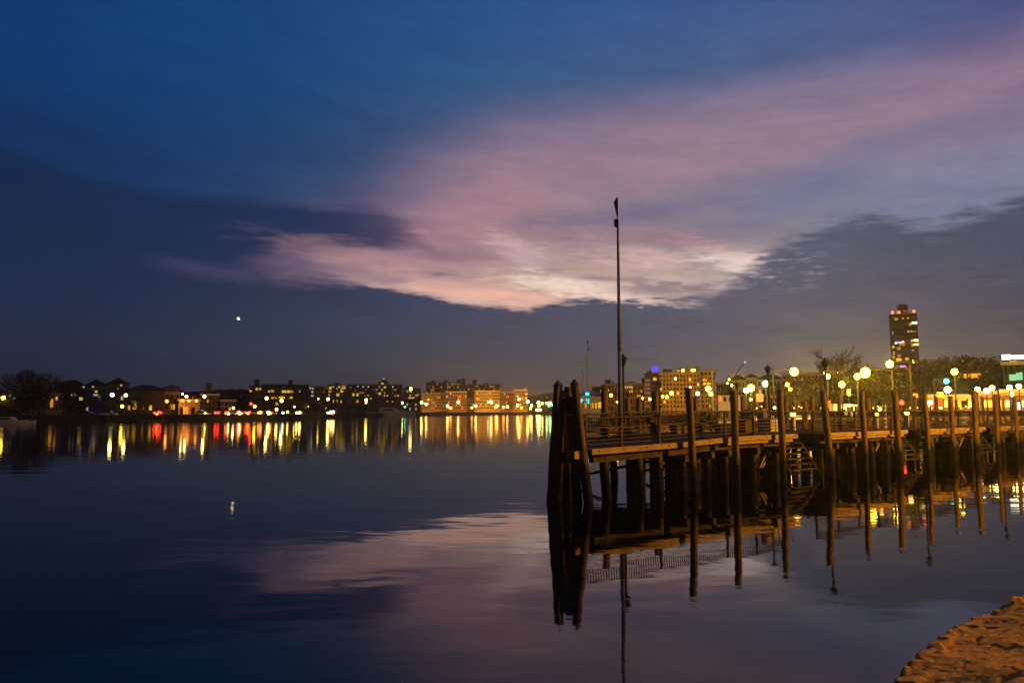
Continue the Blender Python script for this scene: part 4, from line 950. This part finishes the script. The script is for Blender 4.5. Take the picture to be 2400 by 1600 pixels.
cen = [(938, 939, LW, .8), (943, 944, LC, .7), (949, 941, LC, .8), (988, 943, LC, 1.0), (999, 947, LC, .9), (1049, 951, LC, .95), (1056, 956, LO, .8), (1074, 942, LC, 1.0), (1106, 955, LO, .8), (1115, 951, LC, .9), (1144, 942, LC, .5), (1151, 942, LC, 1.1), (1162, 954, LW, .8), (1165, 951, LC, .8), (1180, 954, LO, .95), (1189, 953, LC, .7), (1213, 950, LC, .9), (1222, 955, LO, .75), (1237, 941, LC, 1.1), (1246, 950, LC, .85), (1243, 957, LW, .8), (1262, 943, LC, 1.1), (1263, 950, LC, 1.0), (1271, 945, LC, .8), (1281, 944, LC, .85), (1290, 944, LC, .9)]
for i, (px, y, m, r) in enumerate(cen):
    D = 590 if px > 985 else 475
    if px > 1240: D = 596
    far_lamp(px, y, D, m, ORG if m is LO else WARM, 13000 if m is LO else 5000, lab(i, 'lit lamp from the left along the far centre shore'), r, group='street lamps on the far centre shore')
for i, (px, y, m) in enumerate(((1287, 950, LT), (1296, 950, LT), (949, 953, LT))):
    far_lamp(px, y, 594 if px > 1000 else 470, m, (.1, 1, .7), 200, ['left teal traffic signal beside the pile cluster', 'right teal traffic signal beside the pile cluster', 'small green signal light near the moored boat'][i], .95 if px > 1000 else .5, group='green signal lights', pl=False, cat='traffic light')
b = Bld('bus', 'bright lit bus on the far shore road left of the pile cluster', 'bus', 1256, 1269, 957, 592, 2.6, PALEW, None, None, z0=GZ + .3, cornice=False)
b.spots([(1262, 960, 12, 4, LC)]); MB().tube((1.2, -.1, 0), (1.2, .3, 0), .5, .5, 8).build('wheel', IRON, b.r); MB().tube((3.2, -.1, 0), (3.2, .3, 0), .5, .5, 8).build('wheel', IRON, b.r)
t = far_lamp(588, 946, 230, LR, (1, .1, .05), 100, 'red traffic light on the left shore road', .4, group='traffic lights', pl=False, cat='traffic light')
# right side lamps: px, y, D, material, radius, energy
rt = [(1432, 926, 240, LO, .66, 9000, 'orange lamp glowing left of the tall mast'), (1446, 942, 120, LO, .19, 300, 'small orange lamp just left of the tall mast'), (1507, 933, 90, LW, .17, 400, 'left of two small round lamps below the balconies'), (1523, 935, 90, LW, .18, 400, 'right of two small round lamps below the balconies'), (1553, 929, 224, LO, .5, 7000, 'left half of an orange pair before the ochre facade'), (1563, 930, 222, LW, .5, 5000, 'right half of an orange pair before the ochre facade'), (1574, 921, 222, LW, .6, 7000, 'white lamp before the ochre facade above the orange pair'), (1583, 887, 224, LC, .4, 3500, 'white lamp high against the ochre facade'), (1660, 911, 218, LW, .95, 9000, 'large lamp between first and second front piles'), (1666, 923, 104, LW, .32, 900, 'smaller lamp touching the large one between first and second piles'), (1635, 922, 105, LC, .30, 900, 'white lamp right of the first front pile'), (1618, 909, 222, LC, .5, 6000, 'pale lamp pair at the foot of the ochre facade'), (1709, 889, 200, LW, .3, 200, 'tiny yellow lamp high right of the ochre wing'), (1705, 898, 200, LW, .22, 200, 'tiny lamp lower left of the high yellow one'), (1715, 903, 150, LC, .26, 300, 'small white lamp above the white shed'), (1749, 915, 92, LC, .40, 2000, 'left globe of the bright double lamp'), (1760, 909, 90, LW, .52, 3600, 'right globe of the bright double lamp'), (1760, 936, 110, LW, .26, 300, 'small yellow lamp below the bright double lamp'), (1794, 899, 80, LC, .40, 2600, 'white lamp just left of the cabinet lantern post'), (1861, 871, 78, LW, .52, 7000, 'biggest round yellow lamp above the first stairs'), (1845, 901, 105, LW, .30, 700, 'upper lamp of the small pair below the biggest yellow one'), (1852, 912, 108, LW, .28, 700, 'lower lamp of the small pair below the biggest yellow one'), (1815, 955, 75, LC, .14, 60, 'small white light low between second pile and cabinet'), (1939, 882, 84, LC, .36, 1500, 'white lamp right behind the large lantern post'), (1933, 873, 150, LC, .3, 200, 'tiny lamp above left of the white one by the large lantern'), (1964, 872, 150, LW, .18, 200, 'tiny amber lamp right of the large lantern post'), (1973, 901, 82, LW, .40, 2600, 'warm lamp above the sixth pile row right of the large lantern'), (2028, 873, 72, LW, .58, 8000, 'largest twin lamp right globe on an arm from the right'), (2009, 882, 74, LW, .36, 2600, 'largest twin lamp left smaller globe'), (2085, 853, 80, LW, .46, 6000, 'bright lamp at the foot of the tower block'), (2237, 871, 84, LW, .42, 4200, 'bright lamp above the green traffic light'), (2221, 913, 82, LC, .42, 2400, 'white lamp below the green traffic light'), (2180, 943, 80, LB, .28, 500, 'cool white lamp low between pointed piles'), (2291, 912, 84, LC, .32, 1600, 'white shop lamp right of the bare branching tree'), (2312, 916, 86, LC, .36, 1200, 'wide white shop lamp lower one'), (2325, 909, 86, LC, .34, 1500, 'wide white shop lamp upper one'), (2366, 908, 86, LC, .34, 1500, 'white canopy lamp second from the right edge'), (2388, 905, 86, LC, .34, 1500, 'white canopy lamp nearest the right edge'), (2371, 924, 88, LC, .28, 500, 'low white strip lamp of the last shop'), (2062, 959, 76, LC, .18, 100, 'small white light above the squat pedestal'), (1990, 950, 95, LC, .2, 150, 'small white light above the parked van')]
for px, y, D, m, r, e, l in rt:
    far_lamp(px, y, D, m, WARM if m is LW else ORG if m is LO else COOL, e * (1.35 if 1830 < px < 2238 else .25 if px > 2240 else .3 if D > 200 else 1.2), l, r * .82, arm=(2.6 if px == 2028 else 2.2 if px in (2085, 1861) else 0) * (-1 if px == 1861 else 1), group='lit lamps along the right shore')
t = far_lamp(2218, 893, 88, LT, (.1, 1, .75), 700, 'green traffic light glowing above the right shore road', .30, arm=-1.5, group='traffic lights', cat='traffic light')
t = far_lamp(2113, 943, 88, LR, (1, .1, .05), 300, 'red traffic light low right of the sixth front pile', .26, group='traffic lights', cat='traffic light')
# signs
def signb(px0, px1, y0, y1, D, m, label, name='sign'):
    a = at(px0, y0, D); c = at(px1, y1, D); t = thing(name, label, 'sign', ((a.x + c.x) / 2, D, GZ))
    w, h = c.x - a.x, a.z - c.z; MB().box((0, 0, c.z + h / 2 - GZ), (w, .12, h)).build('panel', m, t)
    MB().box((0, .12, (c.z + h / 2 - GZ) / 2), (.12, .08, c.z + h / 2 - GZ)).build('post', IRON, t)
signb(1772, 1789, 923, 941, 100, glow('sign_dim_red', (.9, .22, .06), .7, False), 'red and yellow lit sign left of the cabinet lantern post')
signb(1937, 1947, 938, 955, 70, glow('sign_soft_red', (1, .2, .06), .8, False), 'soft red lit panel right behind the leaning pile')
signb(1985, 1994, 912, 927, 90, PALE, 'pale vertical sign right of the warm lamp')
signb(2196, 2211, 918, 931, 90, mat('sign_orange_board', (.7, .3, .04), .6, emit=.35, sample=False), 'tilted orange sign between the pointed piles')
signb(2140, 2151, 922, 932, 96, glow('sign_orange', (1, .3, .05), .7, False), 'orange lit sign left of the twin lantern posts')
signb(2377, 2391, 942, 960, 84, glow('sign_lavender', (.8, .7, 1), .8, False), 'lavender lit panel below the right edge shop')

# ---------------------------------------------------------------- cars
def make_car(paint, head=True):
    c = thing('parked_car', 'car', 'car')
    bd = MB().prism([(-2.1, .35), (2.1, .35), (2.15, .75), (1.2, .9), (-1.9, .95), (-2.15, .7)], 1.7); bd.build('body', paint, c)
    MB().prism([(-1.6, .93), (1.1, .88), (.45, 1.42), (-1.1, 1.45)], 1.5).build('cabin', mat('car_glass', (.02, .02, .025), .15, spec=.6), c)
    for x in (-1.35, 1.35):
        for y in (-.8, .8): MB().tube((x, y - .1, .33), (x, y + .1, .33), .33, .33, 10).build('wheel', mat('tyre', (.015, .015, .015), .9), c)
    return c
CARG = 'cars on the shore roads'
carp = mat('car_paint_dark', (.06, .06, .07), .35, spec=.5); carw = mat('car_paint_pale', (.45, .45, .46), .35, spec=.5)
def car(px, y, D, paint, label, lights=None, rz=0.):
    c = make_car(paint); c.location = (gx(px, D), D, GZ); c.rotation_euler.z = rz; c['label'] = label; c['group'] = CARG; k = D / F
    for dx, dy, r, m in lights or ():
        v = Vector((dx * k, -1.2, zy(y + dy, D) - GZ)); v.x = dx * k
        v = Matrix.Rotation(-rz, 3, 'Z') @ v
        MB().ball(v, r * k, 8).build('tail_light' if m is LRS else 'lamp_glint', m, c)  # yellow balls are painted glints, the others are car lights
    return c
LRS = glow('tail_red', (1, .02, .01), 14); LRO = glow('tail_orange', (1, .22, .02), 12)
car(373, 967, 214, carp, 'car with bright red tail lights below the twin amber windows', [(-6, 0, 2.4, LRS), (4, -2, 2.6, LRS), (0, 3, 2.2, LRO), (9, 0, 2, LRS)])
car(512, 967, 218, carp, 'first car of the red tail light queue', [(-3, 0, 2.6, LRS), (3.5, 0, 2.6, LRS)])
car(536, 967, 220, carp, 'second car of the red tail light queue', [(-3, -1, 2.4, LRS), (3, 2, 2.6, LC), (2, -1, 2., LRS)])
car(563, 967, 222, carw, 'third car with white and red lights', [(-3, -1, 2.4, LRS), (2, 1, 3.2, LC), (0, -3, 2, LRO)])
car(583, 967, 223, carp, 'fourth car with orange red brake lights below the traffic light', [(-4, 0, 2.8, LRS), (2, 1, 3.0, LRO), (5, -1, 2.2, LRS)])
car(613, 966, 226, carp, 'car with one strong orange light', [(-4, 1, 2.6, LRO), (1, 0, 3.4, LRO)])
car(632, 967, 227, carw, 'car with a dazzling white front light star', [(0, 0, 4.2, LC), (5, 1, 2.6, LRO)])
car(666, 967, 230, carp, 'car with small greenish white lights', [(0, 0, 2.2, LB), (11, -2, 2.2, LW)])
car(702, 967, 240, carp, 'car with a pair of white headlights right of the long building', [(-4, 0, 2.3, LC), (3, 0, 3.0, LC)])
car(777, 966, 285, carp, 'car with three white headlights and red glow', [(-6, 1, 2.6, LC), (0, 0, 3.0, LC), (6, -1, 3, LC), (-2, -3, 2.2, LRS), (5, 3, 2.2, LRS)])
car(475, 967, 215, carw, 'parked pale car below the dark brick building', [(10, 0, 1.8, LW)])
car(255, 967, 200, carw, 'parked pale car below the pair of white street lamps')
car(205, 968, 198, carp, 'parked dark car left of the pale one on the left shore')
car(40, 968, 192, carp, 'parked dark car at the far left shore')
YC = glow('car_glint', (1, .70, .06), 3, False)  # glowing balls that paint yellow glints on the right shore cars
rc = [(1862, 'car with yellow glints left of the leaning pile', carw), (1925, 'car half hidden by the leaning pile', carw), (1955, 'car with a white light right of the leaning pile', carp), (2045, 'dark car before the bright bushes', carp), (2130, 'dark car behind the sixth pile', carp), (2180, 'dark car with small amber glints before the shops', carp), (2248, 'dark car before the yellow shop', carp), (1775, 'pale car left of the cabinet lantern post', carw)]
for i, (px, l, p_) in enumerate(rc):
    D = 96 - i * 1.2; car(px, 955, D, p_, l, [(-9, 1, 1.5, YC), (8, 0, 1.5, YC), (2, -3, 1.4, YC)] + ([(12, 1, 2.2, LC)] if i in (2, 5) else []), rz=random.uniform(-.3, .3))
v = thing('parked_van', 'boxy pale van right of the leaning pile before the bushes', 'van', (gx(1988, 96), 96, GZ), 0, CARG)
MB().prism([(-2.2, .4), (2.2, .4), (2.3, 1.2), (1.6, 1.3), (1.2, 2.3), (-2.2, 2.35)], 1.9).build('body', carw, v)
for a in (-1.2, -.2, .8): MB().box((a, -.96, 1.75), (.8, .05, .6)).build('window', WDARK, v)
for x in (-1.4, 1.4): MB().tube((x, -1.0, .38), (x, -.7, .38), .38, .38, 10).build('wheel', MATS['tyre'], v)

# ---------------------------------------------------------------- trees
def branchy(seed, levels=5, up=1.0, twig=True):
    rnd = random.Random(seed); tr = MB(); cr_ = MB()
    def rec(p, d, L, r, lv):
        q = p + d * L
        (tr if lv <= 1 else cr_).tube(p, q, r, r * .7, 5 if lv <= 1 else 3, False)
        if lv >= levels: return
        for k in range(3 if lv else 4):
            nd = (d + Vector((rnd.gauss(0, .5), rnd.gauss(0, .5), rnd.gauss(.12 * up, .28)))).normalized()
            rec(p + d * L * (rnd.uniform(.65, 1.) if lv else rnd.uniform(.7, 1)), nd, L * rnd.uniform(.62, .82), r * .6, lv + 1)
    rec(Vector((0, 0, 0)), Vector((0, 0, 1)), 2.6, .26, 0)
    return tr, cr_
TREEM = []
BARK = mat('bark', (.09, .07, .05), .9, (.05, .04, .03), 3, spec=.1)
for sd in range(4):
    a, c_ = branchy(100 + sd); zmax = max(v[2] for v in c_.v)
    for mb in (a, c_): mb.v = [(x / zmax, y / zmax, z / zmax) for x, y, z in mb.v]
    TREEM.append((a.mesh('trunk', BARK), c_.mesh('crown', TWIG)))
LEAFM = []
for sd in range(4):
    m = bush(sd + 11, 1300, .42, .42, .38, .030); m.v = [(x, y, z + .60) for x, y, z in m.v]
    a, c_ = branchy(200 + sd, 3); zm = max(v[2] for v in c_.v); k = .85 / zm
    a.v = [(x * k, y * k, z * k) for x, y, z in a.v]
    LEAFM.append((a.mesh('trunk', BARK), m.mesh('crown', LEAF)))
def tree(px, ytop, D, label, kind='bare', wf=1., group='trees', i=0, zb=GZ):
    h = zy(ytop, D) - zb; t = thing('bare_tree' if kind == 'bare' else 'leafy_tree', label, 'tree', (gx(px, D), D, zb), i * 1.7, group)
    L_ = TREEM if kind == 'bare' else LEAFM; a, c_ = L_[i % 4]
    for me in (a, c_):
        o = bpy.data.objects.new(me.name.split('.')[0], me); COL.objects.link(o); o.parent = t; o.scale = (h * wf, h * wf, h)
    return t
LG = 'trees on the left shore'
lt = [(8, 868, 205, 'bare'), (42, 860, 208, 'bare'), (72, 860, 206, 'bare'), (95, 868, 210, 'bare'), (30, 905, 196, 'leaf'), (84, 900, 200, 'leaf'), (150, 930, 205, 'bare'), (138, 886, 250, 'leaf'), (165, 888, 300, 'leaf'), (262, 889, 320, 'bare'), (330, 915, 222, 'leaf'), (70, 940, 192, 'bare'), (372, 905, 260, 'leaf'), (400, 900, 300, 'leaf'), (500, 905, 275, 'bare'), (520, 912, 268, 'leaf'), (540, 908, 272, 'leaf'), (565, 908, 280, 'leaf'), (450, 915, 270, 'bare'), (772, 948, 275, 'leaf'), (790, 938, 285, 'bare'), (802, 942, 290, 'bare'), (816, 945, 300, 'leaf'), (843, 948, 330, 'leaf'), (712, 945, 258, 'leaf'), (738, 942, 268, 'leaf')]
lt.sort(key=lambda t: t[0])
for i, (px, y, D, k_) in enumerate(lt):
    tree(px, y, D, lab(i, ('bare tree' if k_ == 'bare' else 'dark bushy tree') + ' from the left along the left shore'), k_, 1.0, LG, i)
for i, (px, y, D) in enumerate(((1246, 926, 640), (1268, 921, 650), (1288, 918, 655), (1310, 916, 650))):
    tree(px, y, D, lab(i, 'hazy far tree from the left beside the pile cluster'), 'leaf', 1.3, 'hazy trees on the far centre shore', i)
RT = 'trees on the right shore'
rtree = [(1868, 905, 112, 'bare', .9), (1890, 900, 116, 'bare', .9), (1912, 893, 120, 'bare', 1.), (1948, 832, 152, 'bare', .8), (1975, 812, 150, 'bare', .95), (1995, 826, 156, 'bare', .8), (2020, 862, 140, 'leaf', 1.2), (2050, 868, 138, 'leaf', 1.2), (2082, 866, 150, 'leaf', 1.3), (2115, 862, 146, 'leaf', 1.3), (2148, 858, 150, 'leaf', 1.2), (2035, 900, 118, 'leaf', 1.3), (2070, 898, 120, 'leaf', 1.3), (2108, 900, 118, 'leaf', 1.3), (2145, 896, 122, 'leaf', 1.3), (2178, 838, 190, 'leaf', 1.), (2205, 832, 185, 'leaf', 1.), (2232, 826, 190, 'bare', 1.), (2250, 828, 188, 'leaf', 1.), (2278, 834, 185, 'leaf', 1.), (2300, 832, 190, 'leaf', 1.), (2322, 824, 190, 'bare', .9), (2345, 832, 186, 'leaf', 1.), (2190, 878, 140, 'leaf', 1.3), (2225, 875, 138, 'leaf', 1.2), (2262, 888, 104, 'bare', .9), (2130, 918, 100, 'bare', .8), (2065, 925, 98, 'bare', .8), (2330, 870, 140, 'leaf', 1.2), (2240, 915, 100, 'bare', .7), (1850, 880, 165, 'bare', 1.1), (1900, 874, 160, 'bare', 1.1), (1930, 880, 135, 'leaf', 1.1), (1995, 880, 130, 'leaf', 1.2)]
rtree.sort(key=lambda t: t[0])
for i, (px, y, D, k_, w) in enumerate(rtree):
    s_ = ('bare tree' if k_ == 'bare' else 'sodium lit bushy tree') if px < 2160 else ('bare tree' if k_ == 'bare' else 'dark bushy tree')
    tree(px, y, D, (ORD[i] if i < len(ORD) else 'tall, number %d' % i) + ' tree from the left on the right shore, a ' + s_ if i < len(ORD) else s_ + ' under the skyline at far right, ' + ORD[i - len(ORD)] + ' there', k_, w, RT, i)
hm = MB()
for i in range(31):
    px = 1930 + i * 24
    for q, (D, yt) in enumerate(((125, None), (150, 925), (190, 880), (230, 862))):
        z = GZ if yt is None else zy(yt + 5 * noise.noise(Vector((i * .6, q, 0))) + (max(0, 2000 - px) * .6), D); hm.v.append((gx(px, D), D, z))
for i in range(30):
    for q in range(3): a = i * 4 + q; hm.f.append((a, a + 4, a + 5, a + 1))
structure('terrain', hm, mat('park_slope_grass', (.07, .065, .02), 1, (.035, .035, .012), .2, spec=.0), True)

# ---------------------------------------------------------------- boats, dock, masts
dock = MB(); c0, c1 = at(1340, Y0, 98), at(1760, Y0, 80)
ang = math.atan2(c1.y - c0.y, c1.x - c0.x); Ld = math.hypot(c1.x - c0.x, c1.y - c0.y)
dock.box(((c0.x + c1.x) / 2, (c0.y + c1.y) / 2, .45), (Ld, 2.6, .3), ang)
o = dock.build('floating_dock', DECKW); tag(o, 'low floating dock behind the pier', 'dock')
mast(1384, 95, 797, 'tall thin mast with small panels, right one of three behind the pile cluster', .9, .6, False)
mast(1378, 96, 838, 'middle thin mast of three behind the pile cluster', .6, .6, False)
mast(1369, 97, 864, 'shortest left mast of three behind the pile cluster', .6, .6, False)
def boat(px, D, L, label, hull=PALE, cabin=True, rz=0., group='moored boats'):
    t = thing('moored_boat', label, 'boat', (gx(px, D), D, 0), rz, group)
    m = MB(); prof = [(-.5, .34, .9), (-.3, .5, .85), (0, .52, .85), (.3, .38, .95), (.5, .03, 1.15)]; k = L
    for x, w, z in prof:
        for yy, zz in ((-w * .3, z), (-w * .2, -.15), (w * .2, -.15), (w * .3, z)): m.v.append((x * k, yy * k * .6, zz if zz < 0 else zz * k / 9))
    for i in range(4):
        for j in range(3): a = i * 4 + j; m.f.append((a, a + 4, a + 5, a + 1))
        a = i * 4; m.f.append((a, a + 3, a + 7, a + 4))
    m.f += [(0, 1, 2, 3), (19, 18, 17, 16)]; m.build('hull', hull, t)
    if cabin:
        MB().prism([(-.25 * k, .09 * k), (.2 * k, .1 * k), (.12 * k, .19 * k), (-.22 * k, .19 * k)], .16 * k).build('cabin', PALE, t)
        MB().box((-.05 * k, -.082 * k, .15 * k), (.24 * k, .03, .035 * k)).build('window', WDARK, t)
    return t
boat(20, 165, 9, 'pale motor boat moored at the far left edge'); boat(45, 168, 8, 'small pale boat moored right of the far left motor boat', cabin=False)
boat(355, 195, 7, 'small grey boat moored below the red tail lights', GREYW, False)
boat(915, 392, 24, 'long pale moored boat at the left of the far centre shore'); boat(940, 396, 16, 'second moored boat with deck rail beside the long pale one')
boat(1010, 480, 22, 'low moored boat under the brightest orange block', PALE, False)

# ---------------------------------------------------------------- aeroplane far away
p = at(560, 747, 1400); ap = thing('aeroplane', 'distant aeroplane with bright landing lights low over the left water', 'aeroplane', p)
MB().lathe([(.1, -9), (1.2, -6), (1.4, 4), (.5, 9)], 8).build('fuselage', PALE, ap)
MB().box((0, 0, 0), (22, 2.4, .3)).build('wing', PALE, ap)
MB().ball((-.4, -3, .3), 2.1, 8).build('landing_light', glow('landing_light_white', (1, .85, .6), 7), ap); MB().ball((1.6, -3, -1.4), 1.3, 8).build('landing_light', glow('landing_light_amber', (1, .6, .1), 4), ap)
ap.children[0].rotation_euler = (R(90), 0, 0)

# ---------------------------------------------------------------- the sodium street lamp on the near bank that lights rock and pier
t = thing('street_lamp', 'tall sodium street lamp on the near bank right of the photo', 'street lamp', (40, 22, GZ - .2), 0, 'street lamps near the viewer')
MB().lathe([(.16, -1.5), (.14, 1), (.08, 8.0)], 10).build('pole', IRON, t)
MB().tube((0, 0, 7.9), (-1.6, .6, 8.3), .05, .04, 8).build('arm', IRON, t)
MB().box((-1.9, .7, 8.25), (.7, .3, .16)).build('lamp_head', IRON, t)
MB().box((-1.9, .7, 8.15), (.5, .24, .04)).build('lens', LO, t)
plight(t, (-1.9, .7, 7.95), 66000, (1, .44, .045), .25)

# ---------------------------------------------------------------- thin haze volume added to give the lamps a glow
HZ = bpy.data.materials.new('lamp_glow_haze'); HZ.use_nodes = True; hn = HZ.node_tree; hn.nodes.clear()
hv = hn.nodes.new('ShaderNodeVolumePrincipled'); hv.inputs['Color'].default_value = (.9, .86, .75, 1); hv.inputs['Density'].default_value = HAZE_DENSITY; hv.inputs['Anisotropy'].default_value = .78
ho = hn.nodes.new('ShaderNodeOutputMaterial'); hn.links.new(hv.outputs[0], ho.inputs['Volume'])
hb_ = MB().box((-100, 520, 34), (1900, 1160, 70)).build('haze', HZ); hb_['kind'] = 'stuff'
